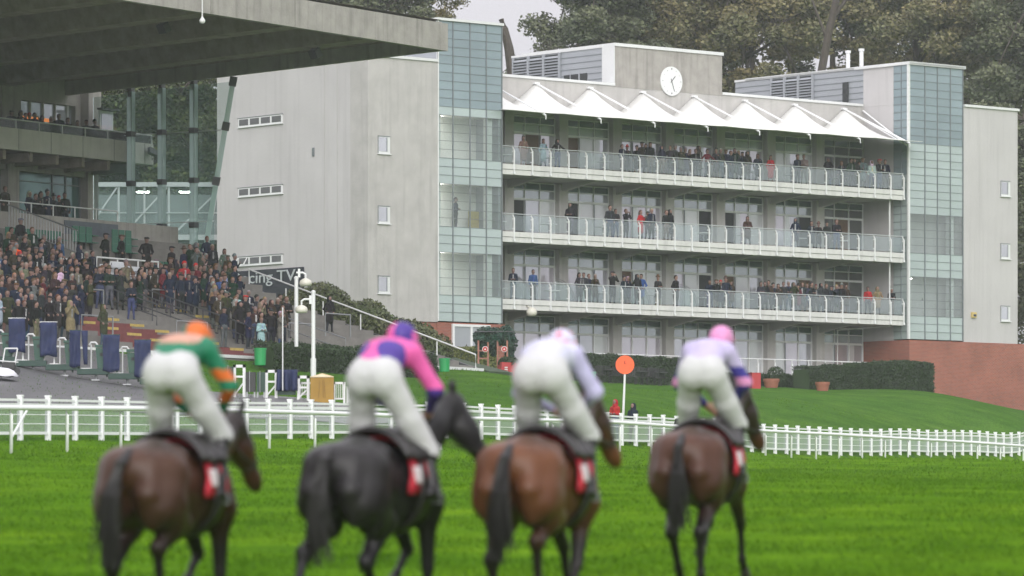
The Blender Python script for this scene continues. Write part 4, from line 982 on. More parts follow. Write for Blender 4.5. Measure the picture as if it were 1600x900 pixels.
potf(1285,611,23,14,262,'wide terracotta pot standing alone in front of the large hedge')
potf(1047,602,24,17,258,'terracotta pot with a clipped dark cone bush right of the garden chairs',shrub=(8,24))
o=build_leaves('round_bush',[(*at(1212,588,263.5),.5,.5,.55)],1500,.05,M['leaf_dk'],None,seed=5); tag(o,'small round dark bush behind the terracotta pot','bush')
c=at(1179,607.5,hit(1179,607).y); k=c.y/F
m_=MB(); m_.box((0,0,12.5*k),(15*k,15*k,25*k),0,R(20)); m_.box((0,0,25*k-.02),(15.6*k,15.6*k,.03),0,R(20)); o=m_.build('red_planter',M['redpaint'],None,bevel=.01); o.location=c; tag(o,'plain red cube box on the lawn right of the pink capped jockey','box')
# flower arch with lantern posts
D=239.0
ar=thing('flower_arch','dark greenery draped over pinkish timber posts with two red lantern signs','arch',tuple(at(770,586,D)))
P=lambda px,py,dd=0: at(px,py,D+dd)
for px,w in ((755,15),(785,15)):
    m_=MB()
    for ox in (-w/2,w/2): m_.bar(P(px+ox,584),P(px+ox,532),.09,.09); m_.bar(P(px+ox,584,.5),P(px+ox,532,.5),.09,.09)
    for py in (582,572,560,548): m_.bar(P(px-w/2,py),P(px+w/2,py),.07,.07)
    MP('timber_post',m_,M['pink'],ar)
    m_=MB(); py=545.5; a=P(px+3,py,-.1); n8=[a+Vector((.13*math.cos(math.pi/8+i*math.pi/4),0,.13*math.sin(math.pi/8+i*math.pi/4))) for i in range(8)]; m_.prism(n8,(0,.08,0),0)
    tri=[a+Vector((0,-.01,.06)),a+Vector((-.05,-.01,-.04)),a+Vector((.05,-.01,-.04))]; m_.prism(tri,(0,.01,0),1); ng=[a+Vector((.16*math.cos(math.pi/8+i*math.pi/4),.02,.16*math.sin(math.pi/8+i*math.pi/4))) for i in range(8)]; m_.prism(ng,(0,.04,0),1)
    MP('lantern_sign',m_,[mat('red lantern',(.5,.03,.03),.5),M['coping']],ar)
m_=MB(); m_.bar(P(742,518),P(802,518),.15,.05); m_.bar(P(742,518,1.2),P(802,518,1.2),.15,.05); MP('top_beam',m_,M['darkmetal'],ar)
bl=[]
for k in range(16): px=750+k*3.2; bl.append((*P(px,526+rnd.uniform(-6,6)+(6 if k in(0,1,14,15) else 0),.3),.35,.4,.45))
for px,py in ((751,545),(794,540),(796,552),(771,542)): bl.append((*P(px,py,.3),.25,.25,.5))
o=build_leaves('foliage',bl,7000,.09,mat('arch foliage',(.02,.075,.055),.7,island=.6,col2=(.03,.045,.03),nscale=2.5),None,seed=9,shell=.3); o.parent=ar; o.matrix_parent_inverse=Matrix.Translation(ar.location).inverted()
q=thing('red_planter_box','long red planter box with small white lettering beside the flower arch','box',tuple(P(793,588)))
m_=MB(); m_.bar(P(781,577,-.6),P(809,578.5,-.3),.55,.72); MP('box',m_,M['redpaint'],q)
m_=MB()
for i,(py,w) in enumerate(((574,.16),(577,.16),(580,.16),(584.5,.14))): m_.bar(P(788.5,py,-.93),P(788.5+w*30,py,-.93),.02,.05)
MP('lettering',m_,M['coping'],q)
o=build_leaves('planting',[(*P(795,567,-.4),.5,.3,.3)],900,.09,M['leaf_dk'],None,seed=10); o.parent=q; o.matrix_parent_inverse=Matrix.Translation(q.location).inverted()
m_=MB(); m_.bar(P(745,583,-.3),P(751,583,-.3),.3,.32); o=m_.build('small_red_box',M['redpaint']); tag(o,'small red box at the left foot of the flower arch','box')
# garden tables and chairs in front of the hedge
def chair_tree():
    q=thing('garden_chair','','garden chair',(0,0,0),0,'black garden furniture in front of the hedge')
    m_=MB(); m_.box((0,0,.44),(.46,.44,.04)); m_.build('seat',M['black'],q)
    m_=MB(); 
    for i in range(4): m_.box((-.18+i*.12,.22,.68),(.07,.03,.44))
    m_.box((0,.22,.90),(.46,.035,.06)); m_.build('backrest',M['black'],q)
    for sx_ in (-.2,.2):
        for sy_ in (-.19,.19): m_=MB(); m_.tube([(sx_,sy_,0),(sx_,sy_,.44)],.018,6); m_.build('leg',M['black'],q)
    return q
ch0=chair_tree(); first=True
for k,(px,dd,rz) in enumerate(((938,0,20),(949,.6,160),(959,-.3,-30),(967,.5,200),(988,-.2,10),(998,.7,170),(1008,0,-20),(1017,.4,190),(1026,-.2,25),(1036,.6,150))):
    x=at(px,0,252+dd).x; o=ch0 if first else copy_tree(ch0); first=False
    o.location=(x,252+dd,gz(x,252+dd)); o.rotation_euler=(0,0,R(rz)); side='left' if k<4 else 'right'
    o['label']=f'black garden chair on the lawn, {ordn[k if k<4 else k-4]} from left, {side} of the orange disc pole'
for k,(px,w) in enumerate(((954,''),(1003,''),(1031,''))):
    x=at(px,0,252.4).x; q=thing('garden_table',['black garden table left of the orange disc pole','black garden table just right of the orange disc pole','black garden table nearest the cone bush pot'][k],'garden table',(x,252.4,gz(x,252.4)),group='black garden furniture in front of the hedge tables')
    m_=MB(); m_.lathe((0,0,.7),[(.45,0),(.45,.04)],16); m_.build('table_top',M['darkmetal'],q); m_=MB(); m_.tube([(0,0,0),(0,0,.7)],.03,8); m_.lathe((0,0,0),[(.22,0),(.03,.05)],10); m_.build('pedestal',M['black'],q)
# ---------------------------------------------------------------- betting pitches on the tarmac
def pitch_stand(i,px,py,lab,cloth='full'):
    D=172.0; c=at(px,py,D); k=D/F
    q=thing('betting_pitch',lab,'betting stand',tuple(c),group='green betting stands on the tarmac')
    X=lambda dx: dx*k
    Z=lambda up: up*k
    m_=MB(); m_.box((X(-4),0,Z(8+5)),(X(50),.5,Z(9))); m_.build('base_board',M['dkgreen'],q,bevel=.01)
    m_=MB(); m_.tube([(0,0,-.1),(0,0,Z(9))],.05,8); m_.box((0,0,.0),(.3,.4,.05)); m_.build('foot',M['metal'],q)
    m_=MB(); m_.prism([(X(3),-.15,Z(18)),(X(16),-.15,Z(18)),(X(19),-.15,Z(50)),(X(0),-.15,Z(50))],(0,.35,0)); m_.box((X(9.5),.02,Z(53)),(X(21),.45,Z(4))); m_.box((X(9),-.17,Z(40)),(X(5),.03,Z(5)),1); m_.build('satchel_box',[mat('green plastic hod',(.008,.065,.042),.45,noise=.2,nscale=2) if i==0 else bpy.data.materials['green plastic hod'],M['dark']],q)
    m_=MB(); m_.tube([(X(-11),.1,Z(55)),(X(-8),.1,Z(59)),(X(-1),.1,Z(59)),(X(2),.1,Z(55))],.035,8); m_.tube([(X(-8),.15,Z(17)),(X(-8),.15,Z(56))],.03,6); m_.build('handle',M['coping'],q)
    # cloth with folds
    cb=MB(); nu,nv=14,10; w=X(26 if cloth=='full' else 17); x0=X(-37 if cloth=='full' else -40); z1=Z(87-10+ (6 if i<2 else 0)); z0=Z(30 if i<2 else 20) 
    g=random.Random(i+5); ph=g.random()*6
    vs=[]
    for b in range(nv+1):
        for a in range(nu+1):
            u=a/nu; v=b/nv; vs.append((x0+w*u+.01*math.sin(9*v+ph), -.32-.03*math.sin(u*11+ph+v*2)-.02*math.sin(v*9+u*4+ph), z1+(z0-z1)*v+ (.03*math.sin(u*7+ph) if b==nv else 0)))
    cb.add(vs,[(b*(nu+1)+a,b*(nu+1)+a+1,(b+1)*(nu+1)+a+1,(b+1)*(nu+1)+a) for b in range(nv) for a in range(nu)])
    if cloth!='full':
        n0=len(cb.v); vs=[]
        for b in range(6):
            v=b/5; vs += [(X(-22)+X(4)*v,-.28,z1+(Z(24)-z1)*v),(X(-12)-X(0)*v,-.22-.1*v,z1+(Z(24)-z1)*v)]
        cb.add(vs,[(2*b,2*b+1,2*b+3,2*b+2) for b in range(5)])
    o=cb.build('cloth',M['navy'],q,smooth=True); o.modifiers.new('t','SOLIDIFY').thickness=.012
    m_=MB(); m_.bar((x0-.02,-.28,z1+.01),(x0+w+.02,-.28,z1+.01),.05,.03); m_.box((x0+w*.2,.0,(z1)/2+Z(6)),(.06,.05,z1-Z(12))); m_.box((x0+w*.8,.0,(z1)/2+Z(6)),(.06,.05,z1-Z(12))); m_.build('frame',M['coping'] if i<2 else M['dkgreen'],q)
    m_=MB(); m_.box((X(-16),.05,Z(18)),(X(14),.4,Z(2))); m_.build('tray',M['coping'],q)
    return q
for i,(px,py,cl,lab) in enumerate(((52,581,'full','green betting stand with a navy cloth at the far left beside the white umbrella'),(101,587,'full','green betting stand with a navy cloth, second from the left, white legs showing'),(150,594,'half','green betting stand whose navy cloth is pulled half aside'),(199,601,'full','green betting stand with a navy cloth below the man in khaki'),(248,609,'full','green betting stand with a navy cloth partly behind the green jockey'))):
    pitch_stand(i,px,py,lab,cl)
pitch_stand(5,3,575,'green betting stand cut by the left edge of the view','full')
# white umbrella and trolley at the far left
c=at(2,590,165.0); q=thing('umbrella','white umbrella open low over the tarmac at the far left','umbrella',tuple(c))
cb=MB(); nseg=16; vs=[(0,0,.36)]
for r,z in ((.25,.33),(.45,.24),(.62,.05)):
    for j in range(nseg): vs.append((r*math.cos(2*math.pi*j/nseg),r*math.sin(2*math.pi*j/nseg),z-(.03 if j%2 and r>.5 else 0)))
fs=[(0,1+j,1+(j+1)%nseg) for j in range(nseg)]
for k in range(2):
    for j in range(nseg): fs.append((1+k*nseg+j,1+(k+1)*nseg+j,1+(k+1)*nseg+(j+1)%nseg,1+k*nseg+(j+1)%nseg))
cb.add(vs,fs); o=cb.build('canopy',mat('white umbrella cloth',(.68,.68,.72),.5),q,smooth=True); o.modifiers.new('t','SOLIDIFY').thickness=.006
m_=MB(); zg=gz(c.x,c.y)-c.z; m_.tube([(0,0,.42),(0,0,min(-.2,zg))],.012,6); m_.build('shaft',M['metal'],q)
c=hit(20,582); q=thing('hand_trolley','small silver and black folded trolley beside the white umbrella','trolley',(c.x,168,gz(c.x,168)))
m_=MB()
for dx in (-.25,.2): m_.tube([(dx,0,.15),(dx+.12,.1,.95)],.025,6); 
m_.tube([(-.3,0,.5),(.35,.1,.45)],.025,6); m_.tube([(-.3,0,.25),(.35,.1,.55)],.02,6); m_.tube([(-.13,.1,.95),(.32,.1,.95)],.03,6); m_.build('frame',M['coping'],q)
for dx in (-.28,.3):
    m_=MB(); m_.tube([(dx,-.03,.13),(dx,.03,.13)],.13,14); m_.build('wheel',M['black'],q)
m_=MB(); m_.box((0,.1,.3),(.5,.35,.3)); m_.build('bag',M['black'],q,bevel=.03)
# odds and ends behind the fence, centre left
D=166.0; kk=D/F
def zg_(px): x=(px-CX)/F*D; return Vector((x,D,gz(x,D)))
def hurdle(px,w,top,lab,bars=3,name='white_stand'):
    c=zg_(px); q=thing(name,lab,'steel stand',tuple(c),group='white metal stands behind the fence')
    h=(HY-top)*kk-c.z; wq=w*kk
    m_=MB(); m_.box((-wq/2,0,h/2),(.10,.1,h)); m_.box((wq/2,0,h/2),(.10,.1,h)); m_.box((0,0,h-.05),(wq+.1,.1,.1)); m_.box((0,0,h-.42),(wq,.08,.07)); MPl('frame',m_,M['white'],q)
    m_=MB(); m_.bar((-wq/2,0,.1),(wq/2,.1,h*.5),.05,.05); m_.bar((-wq/2,.4,0),(-wq/2,0,h*.6),.05,.05); MPl('brace',m_,M['white'],q)
def MPl(n,mb,m,q): return mb.build(n,m,q)
hurdle(374,15,570,'white metal stand beside the green jockey, leftmost of the three'); hurdle(424,15,578,'white metal stand left of the navy covered stand'); hurdle(474,15,587,'low white metal stand left of the ochre box')
def gboard(px,w,top,lab,m='dkgreen'):
    c=zg_(px); h=(HY-top)*kk-c.z; q=thing('display_board',lab,'board',tuple(c),group='dark boards behind the fence')
    m_=MB(); m_.box((0,0,h*.6),(w*kk,.3,h*.72)); MPl('panel',m_,M[m],q); m_=MB(); m_.box((-w*kk*.4,0,h*.12),(.06,.2,h*.24)); m_.box((w*kk*.4,0,h*.12),(.06,.2,h*.24)); m_.tube([(-w*kk*.1,-.2,.2),(-w*kk*.1,-.2,h)],.015,6); MPl('stand',m_,M['metal'],q)
gboard(392,15,580,'black board stand right of the leftmost white metal stand','black'); gboard(408,13,580,'dark green board stand beside the black board stand'); gboard(358,14,571,'dark green board stand half hidden by the first horse')
c=zg_(447); h=(HY-578)*kk-c.z; q=thing('covered_stand','stand draped in creased navy cloth left of the ochre box','betting stand',tuple(c))
cb=MB(); nu,nv=20,8; vs=[]
for b in range(nv+1):
    for a in range(nu+1):
        u=a/nu; v=b/nv; x=(-13+(31)*u)*kk*(1+.12*v*(1 if u<.5 else .0)); vs.append((x-.0,-.25-.08*math.sin(u*17)*(.4+v)-.1*abs(u-.5),h-(h*.72)*v))
cb.add(vs,[(b*(nu+1)+a,b*(nu+1)+a+1,(b+1)*(nu+1)+a+1,(b+1)*(nu+1)+a) for b in range(nv) for a in range(nu)]); o=cb.build('cloth',M['navy'],q,smooth=True); o.modifiers.new('t','SOLIDIFY').thickness=.02
m_=MB(); m_.box((.02,0,h*.55),(28*kk,.35,h*.8)); MPl('body',m_,M['dkgreen'],q); m_=MB(); m_.tube([(-.1,-.4,.3),(-.1,-.4,h+2.2)],.022,6); MPl('pole',m_,M['coping'],q)
c=zg_(503.5); h=(HY-590)*kk-c.z; q=thing('ochre_box','ochre yellow sheeted box with a pale lid behind the fence','box',tuple(c))
m_=MB(); m_.box((0,0,h/2),(36*kk,.6,h)); MPl('body',m_,M['ochre'],q); m_=MB(); m_.prism([(-18.5*kk,-.33,h),(18.5*kk,-.33,h),(16*kk,.3,h+.03),(0,0,h+.13),(-16*kk,.3,h+.03)],(0,0,.03)); MPl('lid',m_,mat('cream lid',(.6,.5,.33),.6),q)
m_=MB(); 
for dx in (-.12,.05,.12): m_.bar((dx,-.31,h*.2),(dx*.6,-.31,h*.9),.015,.02)
MPl('fold',m_,mat('ochre fold shade',(.22,.12,.02),.7),q)  # darker strips paint the shade of creases in the sheet
for px,w,top,lab in ((477,18,596,'white barred gate left of the ochre box'),(529,16,596,'white barred gate right of the ochre box'),(549,14,603,'white barred gate beside the pink jockey')):
    c=zg_(px); h=(HY-top)*kk-c.z; q=thing('barred_gate',lab,'gate',(c.x,c.y+.6,c.z),group='white barred gates behind the fence'); wq=w*kk
    m_=MB(); m_.box((-wq/2,0,h/2),(.08,.08,h)); m_.box((wq/2,0,h/2),(.08,.08,h)); m_.box((0,0,h-.04),(wq,.08,.08)); m_.box((0,0,.25),(wq,.06,.06)); MPl('frame',m_,M['white'],q)
    m_=MB()
    for j in range(1,5): m_.box((-wq/2+wq*j/5,0,h/2+.1),(.025,.025,h-.3))
    MPl('bars',m_,M['white'],q)
# ================================================================ trees
def leafmesh(name, seed, n, rx, rz, nclump, size, m, gappy=.0):
    g=np.random.default_rng(seed)
    d=g.normal(size=(nclump,3)); d/=np.linalg.norm(d,axis=1)[:,None]
    rr=g.random(nclump)**.45; cc=d*rr[:,None]*np.array([rx,rx,rz])
    cc[:,2]+= .15*rz*g.normal(size=nclump)
    cr=rx*(.15+.20*g.random(nclump))
    per=g.integers(0,nclump,size=n); e=g.normal(size=(n,3)); e/=np.linalg.norm(e,axis=1)[:,None]
    c=cc[per]+e*(cr[per]*(.35+.75*g.random(n)))[:,None]*np.array([1,1,.62])
    a=g.normal(size=(n,3)); a[:,2]*=.5; a/=np.linalg.norm(a,axis=1)[:,None]; b=np.cross(a,g.normal(size=(n,3))); b/=np.linalg.norm(b,axis=1)[:,None]
    s=size*(.5+.9*g.random(n))[:,None]; V=np.stack([c-a*s,c+b*s*.6,c+a*s,c-b*s*.6],1).reshape(-1,3)
    me=bpy.data.meshes.new(name); me.vertices.add(len(V)); me.vertices.foreach_set('co',V.ravel()); me.loops.add(len(V)); me.loops.foreach_set('vertex_index',np.arange(len(V)))
    me.polygons.add(n); me.polygons.foreach_set('loop_start',np.arange(n)*4); me.polygons.foreach_set('loop_total',np.full(n,4)); me.update(); me.materials.append(m)
    return me, cc
def treeproto(seed,m,n=44000,rx=5.0,rz=8.0,ncl=70,size=.145,H=26):
    me,cc=leafmesh('crown',seed,n,rx,rz,ncl,size,m); g=random.Random(seed)
    tb=MB(); base=-(H-rz); top=Vector((g.uniform(-.6,.6),g.uniform(-.6,.6),rz*.6))
    pts=[Vector((0,0,base-1)),Vector((g.uniform(-.4,.4),0,base*.5)),Vector((g.uniform(-.7,.7),0,-rz*.4)),top]
    tb.tube(pts,.45,10,r1=.08)
    for i in range(26):
        f=g.uniform(.3,1); st=pts[1].lerp(pts[3],f); q=Vector(cc[g.randrange(len(cc))]); md=st.lerp(q,.5)+Vector((0,0,.5)); tb.tube([st,md,q],.13,6,r1=.025)
    return me, tb.mesh('trunk',M['bark'],True)
protos=[treeproto(1,M['tree_a']),treeproto(2,M['tree_b'],rx=5.6),treeproto(3,M['tree_a'],rx=4.4,rz=7.5,n=26000,ncl=48),treeproto(4,M['tree_b'],n=32000,ncl=60,rz=8.8)]
def tree(px,D,cy,k,label,sc=1.0,rz=0,mt=None,grp='trees rising behind the stands'):
    """cy = photo row of the crown's middle"""
    x=(px-CX)/F*D; z=(HY-cy)/F*D
    q=thing('broadleaf_tree',label,'tree',(x,D,gz(x,D)),rz,grp); off=(z-gz(x,D))
    cm=protos[k][0]
    o=link('crown',cm,q,(0,0,off)); o.scale=(sc,sc,sc)
    t=link('trunk',protos[k][1],q,(0,0,off)); t.scale=(sc,sc,sc); return q
TR=[(585,300,-72,0,.95,'grey green tree above the left end of the concrete roof'),(655,315,-52,3,.72,'small olive tree at the edge of the sky gap left of the glass tower'),(520,310,-60,2,.8,'thin grey green tree over the middle of the concrete roof'),
(945,322,5,0,1.0,'grey green tree left of the clock wall beside the sky gap'),(905,350,-50,2,.75,'thin crowned tree hanging over the sky gap left of the clock'),(1015,330,15,1,1.05,'olive tree straight above the clock wall left half'),(1085,350,-5,0,1.05,'tall grey green tree above the clock'),(1165,330,30,1,1.05,'broad olive tree between the clock wall and the rooftop louvres'),
(1235,352,-35,2,.9,'thin tree with sky showing through above the rooftop louvres'),(1300,338,5,3,.92,'tree with a dark leaning trunk above the two flues'),(1370,350,-20,0,1.05,'tall grey green tree right of the two flues'),(1440,335,20,3,1.0,'olive tree above the right glass tower'),(1500,355,60,2,.95,'grey tree behind the right end of the right glass tower'),(1560,340,60,1,1.0,'olive tree above the pale end wall'),(1620,330,90,0,1.1,'tree at the right edge above the brick wall'),(1585,360,-20,3,.9,'far olive tree at the top right corner')]
for (px,D,cy,k,sc,lab) in TR: tree(px,D,cy,k,lab,sc,rnd.uniform(0,6))
for (px,D,cy,k,sc,lab) in ((1610,300,270,0,.8,'dark tree at the right edge beside the pale end wall'),(1615,305,430,2,.9,'lower dark tree at the right edge above the brick wall')): tree(px,D,cy,k,lab,sc,1)
M2=treeproto(7,M['tree_c'],n=48000,rx=5,rz=6.5,ncl=100,size=.145,H=16); protos.append(M2)
for (px,D,cy,sc,lab) in ((185,285,205,.9,'dark green tree seen through the left glass bay'),(255,280,190,.95,'dark green tree seen through the middle of the glass end screen'),(322,288,230,.9,'dark green tree seen through the glass beside the pale wall'),(225,292,330,.9,'dark tree behind the link bridge at the left'),(300,290,350,.9,'dark tree behind the link bridge at the right'),(150,300,290,.9,'dark tree behind the lounge glazing')):
    tree(px,D,cy,4,lab,sc,rnd.uniform(0,6),grp='dark trees seen through the glass')
# bare bent trunk and twiggy bushes in the sky gap
q=thing('bare_tree','bare bent tree trunk leaning beside the left glass tower','tree',(-1.0,300,11))
m_=MB(); P=lambda px,py,D=300: at(px,py,D); m_.tube([P(812,210),P(801,115),P(795,75),P(788,45),P(783,30)],.42,10,r1=.18); MP('trunk',m_,M['bark'],q)
def twigs(label,px,py0,spread,h,D,seed,leaf=0,lm=None):
    g=random.Random(seed); b=P(px,py0+60,D); q=thing('twiggy_shrub',label,'tree',tuple(b),group='thin twiggy trees in the sky gap'); m_=MB(); ends=[]
    def br(p,d,L,r,n):
        e=p+d*L; m_.tube([p,(p+e)/2+Vector((g.uniform(-.08,.08),0,g.uniform(-.05,.05))),e],r,4,r1=r*.5,cap=False)
        if n==0: ends.append(e); return
        for _ in range(3): nd=(d+Vector((g.uniform(-.75,.75),g.uniform(-.6,.6),g.uniform(-.25,.5)))).normalized(); br(e,nd,L*g.uniform(.6,.85),r*.6,n-1)
    for _ in range(3): br(b+Vector((g.uniform(-spread,spread),0,0)),Vector((g.uniform(-.3,.3),0,1)).normalized(),h,.10,4)
    MP('branches',m_,M['bark'],q)
    if leaf:
        bl=[(e.x,e.y,e.z,.3,.3,.25) for e in ends if g.random()<.8]; o=build_leaves('crown',bl,leaf,.10,lm or M['tree_a'],None,seed=seed,shell=.1); o.parent=q; o.matrix_parent_inverse=Matrix.Translation(q.location).inverted()
twigs('bare twiggy tree rising highest in the sky gap',858,105,.4,1.45,318,3,260)
twigs('leafy thin tree left of the rooftop louvres',815,120,.8,1.05,316,5,1500)
twigs('thin shrub behind the middle of the rooftop louvres',885,112,.9,1.1,320,8,1600,M['tree_b'])
twigs('thin shrub behind the left end of the rooftop louvres',838,118,.9,.95,322,9,1300)

# ================================================================ smooth bodies (signed distance -> surface nets)
def sd_prim(p, pr):
    a,b,ra,rb=np.array(pr[0],float),np.array(pr[1],float),pr[2],pr[3]; sc=np.array(pr[5] if len(pr)>5 and pr[5] else (1,1,1),float)
    q=(p-a)/sc; ab=(b-a)/sc; L=(ab*ab).sum()
    t=np.clip((q@ab)/L,0,1) if L>1e-12 else np.zeros(q.shape[:-1])
    return (np.linalg.norm(q-t[...,None]*ab,axis=-1)-(ra+(rb-ra)*t))*sc.min()
def sdf_mesh(name, prims, vox, k, mats, face_fn=None, smooth=True):
    """prims: (a,b,ra,rb,material,scale,k)"""
    lo=np.full(3,1e9); hi=-lo
    for pr in prims:
        R_=max(pr[2],pr[3])*max(pr[5] if len(pr)>5 and pr[5] else (1,1,1))+vox*2
        for e in pr[:2]: lo=np.minimum(lo,np.array(e)-R_); hi=np.maximum(hi,np.array(e)+R_)
    n=np.ceil((hi-lo)/vox).astype(int)+2; lo=lo-vox*.5
    f=np.full(n,1.0)
    ax=[lo[i]+np.arange(n[i])*vox for i in range(3)]
    for pr in prims:
        kk=pr[6] if len(pr)>6 and pr[6] is not None else k
        R_=max(pr[2],pr[3])*max(pr[5] if len(pr)>5 and pr[5] else (1,1,1))+kk+vox*3
        l2=np.minimum(pr[0],pr[1])-R_; h2=np.maximum(pr[0],pr[1])+R_
        i0=np.clip(((l2-lo)/vox).astype(int),0,n); i1=np.clip(((h2-lo)/vox).astype(int)+2,0,n)
        s=tuple(slice(i0[j],i1[j]) for j in range(3))
        g=np.stack(np.meshgrid(*[ax[j][s[j]] for j in range(3)],indexing='ij'),-1)
        d=sd_prim(g,pr); o=f[s]
        if kk>0: h=np.maximum(kk-np.abs(d-o),0)/kk; f[s]=np.minimum(d,o)-h*h*kk*.25
        else: f[s]=np.minimum(d,o)
    ins=f<0; c=[(i,j,l) for i in (0,1) for j in (0,1) for l in (0,1)]
    nx,ny,nz=n-1
    cnt=np.zeros((nx,ny,nz)); acc=np.zeros((nx,ny,nz,3))
    sl=lambda o: (slice(o[0],o[0]+nx),slice(o[1],o[1]+ny),slice(o[2],o[2]+nz))
    for axn in range(3):
        for o in c:
            if o[axn]: continue
            o2=list(o); o2[axn]=1; A=f[sl(o)];B=f[sl(o2)]; cr=(A<0)!=(B<0); t=np.where(cr,A/np.where(cr,A-B,1),0)
            cnt+=cr
            for d_ in range(3): acc[...,d_]+=cr*(o[d_]+(t if d_==axn else 0))
    act=cnt>0; idx=-np.ones((nx,ny,nz),int); w=np.argwhere(act); idx[act]=np.arange(len(w))
    V=lo+(w+acc[act]/cnt[act][:,None])*vox
    Fs=[]
    for axn in range(3):
        u,v=(axn+1)%3,(axn+2)%3
        sh=[slice(1,nx),slice(1,ny),slice(1,nz)]; sh[axn]=slice(0,n[axn]-1)
        A=ins[tuple(sh)]; sh2=list(sh); sh2[axn]=slice(1,n[axn]); B=ins[tuple(sh2)]
        cr=np.argwhere(A!=B)
        if len(cr)==0: continue
        off=np.array([1,1,1]); off[axn]=0; P_=cr+off
        flip=A[tuple(cr.T)]
        eu=np.zeros(3,int);eu[u]=1;ev=np.zeros(3,int);ev[v]=1
        q=[idx[tuple((P_-eu-ev).T)],idx[tuple((P_-ev).T)],idx[tuple(P_.T)],idx[tuple((P_-eu).T)]]
        q=np.stack(q,-1); q[~flip]=q[~flip][:,::-1]; Fs.append(q)
    Fc=np.concatenate(Fs)
    cen=V[Fc].mean(1); best=np.full(len(cen),1e9); mi=np.zeros(len(cen),int)
    for pr in prims:
        d=sd_prim(cen,pr); m=d<best; best[m]=d[m]; mi[m]=pr[4]
    if face_fn is not None: mi=face_fn(cen,mi)
    me=bpy.data.meshes.new(name); me.from_pydata(V.tolist(),[],Fc.tolist())
    for m in mats: me.materials.append(m)
    me.polygons.foreach_set('material_index',mi.tolist()); me.polygons.foreach_set('use_smooth',[smooth]*len(Fc)); me.update(); return me

# ================================================================ spectators
def person_mesh(name, pose, coatlen=0, female=False, vox=.03, bare=False):
    w=.9 if female else 1.0; P_=[]
    for sx_ in (-1,1):
        x=.095*sx_; spread=.03*sx_ if pose!='sit' else .02*sx_
        if pose=='sit':
            P_+= [((x,0,.52),(x+spread,-.42,.50),.085,.07,2),((x+spread,-.42,.5),(x+spread,-.44,.1),.06,.045,2),((x+spread,-.43,.05),(x+spread,-.56,.04),.045,.04,3)]
        else:
            fx=x+spread+(0.02*sx_)
            P_+= [((x,0,.88),(x+spread*.6,-.01,.48),.095*w,.065,2),((x+spread*.6,-.01,.48),(fx,.02,.1),.062,.045,2 if not bare else 0),((fx,.03,.045),(fx,-.13,.035),.045,.038,3)]
    dz=-.38 if pose=='sit' else 0
    T=lambda x,y,z:(x,y,z+dz)
    P_+= [(T(-.05,0,.93),T(.05,0,.93),.13*w,.13*w,1 if coatlen else 2),(T(0,.01,1.0),T(0,.0,1.36),.135*w,.155*w,1,(1.15,.8,1)),(T(-.15*w,0,1.42),T(.15*w,0,1.42),.075,.075,1),
          (T(0,0,1.46),T(0,-.01,1.57),.052,.05,0),(T(0,-.015,1.62),T(0,-.02,1.69),.075,.088,0,(1,1.12,1)),(T(0,-.10,1.635),T(0,-.115,1.615),.014,.018,0),(T(-.085,0,1.64),T(.085,0,1.64),.02,.02,0)]
    if coatlen: P_+= [(T(0,.0,.95),T(0,0,.95-.33*coatlen),.16,.17,1,(1.15,.85,1))]
    P_+= [(T(0,-.105,1.40),T(0,-.115,1.12),.035,.03,4,None,.01)]   # shirt front
    sh=[(T(s*.19*w,0,1.41)) for s in (-1,1)]
    for s,S_ in zip((-1,1),sh):
        if pose=='down' or pose=='sit': el=T(s*.25,.03,1.14); ha=T(s*.23,-.07,.88) if pose=='down' else T(s*.12,-.3,.98)
        elif pose=='pocket': el=T(s*.30,.06,1.15); ha=T(s*.18,-.09,.98)
        elif pose=='fold': el=T(s*.24,-.04,1.14); ha=T(-s*.08,-.2,1.17)
        elif pose=='raise': el=T(s*.26,-.14,1.26); ha=T(s*.06,-.2,1.58)
        elif pose=='rail': el=T(s*.27,-.1,1.17); ha=T(s*.2,-.34,1.12)
        elif pose=='one': el=T(s*.26,-.05 if s>0 else .03,1.16); ha=T(s*.12,-.24,1.38) if s>0 else T(s*.24,-.05,.9)
        elif pose=='spread': el=T(s*.42,-.06,1.22); ha=T(s*.56,-.2,1.06)
        S_=np.array(S_); el=np.array(el); ha=np.array(ha)
        P_+= [(tuple(S_),tuple(el),.062,.05,1),(tuple(el),tuple(ha+(el-ha)*.18),.048,.036,1)]
        d=(ha-el)/np.linalg.norm(ha-el)
        P_+= [(tuple(ha+(el-ha)*.1),tuple(ha+d*.03),.03,.036,0,None,.015)]
        side=np.cross(d,[0,0,1.0]); side=side/ (np.linalg.norm(side)+1e-6)
        for f in (-1.5,-.5,.5,1.5): P_+= [(tuple(ha+d*.03+side*.014*f),tuple(ha+d*(.085-.006*abs(f))+side*.018*f),.011,.009,0,None,.004)]
        P_+= [(tuple(ha+side*.025),tuple(ha+side*.045+d*.04),.012,.01,0,None,.004)]
    return sdf_mesh(name,P_,vox,.045,[M['skin'],M['coat'],M['legs'],M['shoe'],M['shirt']])
poses=[('down',0,0,0),('pocket',1,0,0),('fold',0,0,0),('raise',1,0,0),('rail',0,0,0),('one',1.2,1,0),('down',1.4,1,1),('fold',1,1,0),('spread',0,0,0),('sit',0,0,0)]
PM=[person_mesh('person_body',p,c,bool(f),bare=bool(b)) for p,c,f,b in poses]
PN=['standing with arms down','standing with hands in the pockets','standing with arms folded','raising both hands to the face','resting both hands on the rail','standing with one hand lifted','standing in a long coat with arms down','standing with arms folded','standing with arms held wide','sitting']
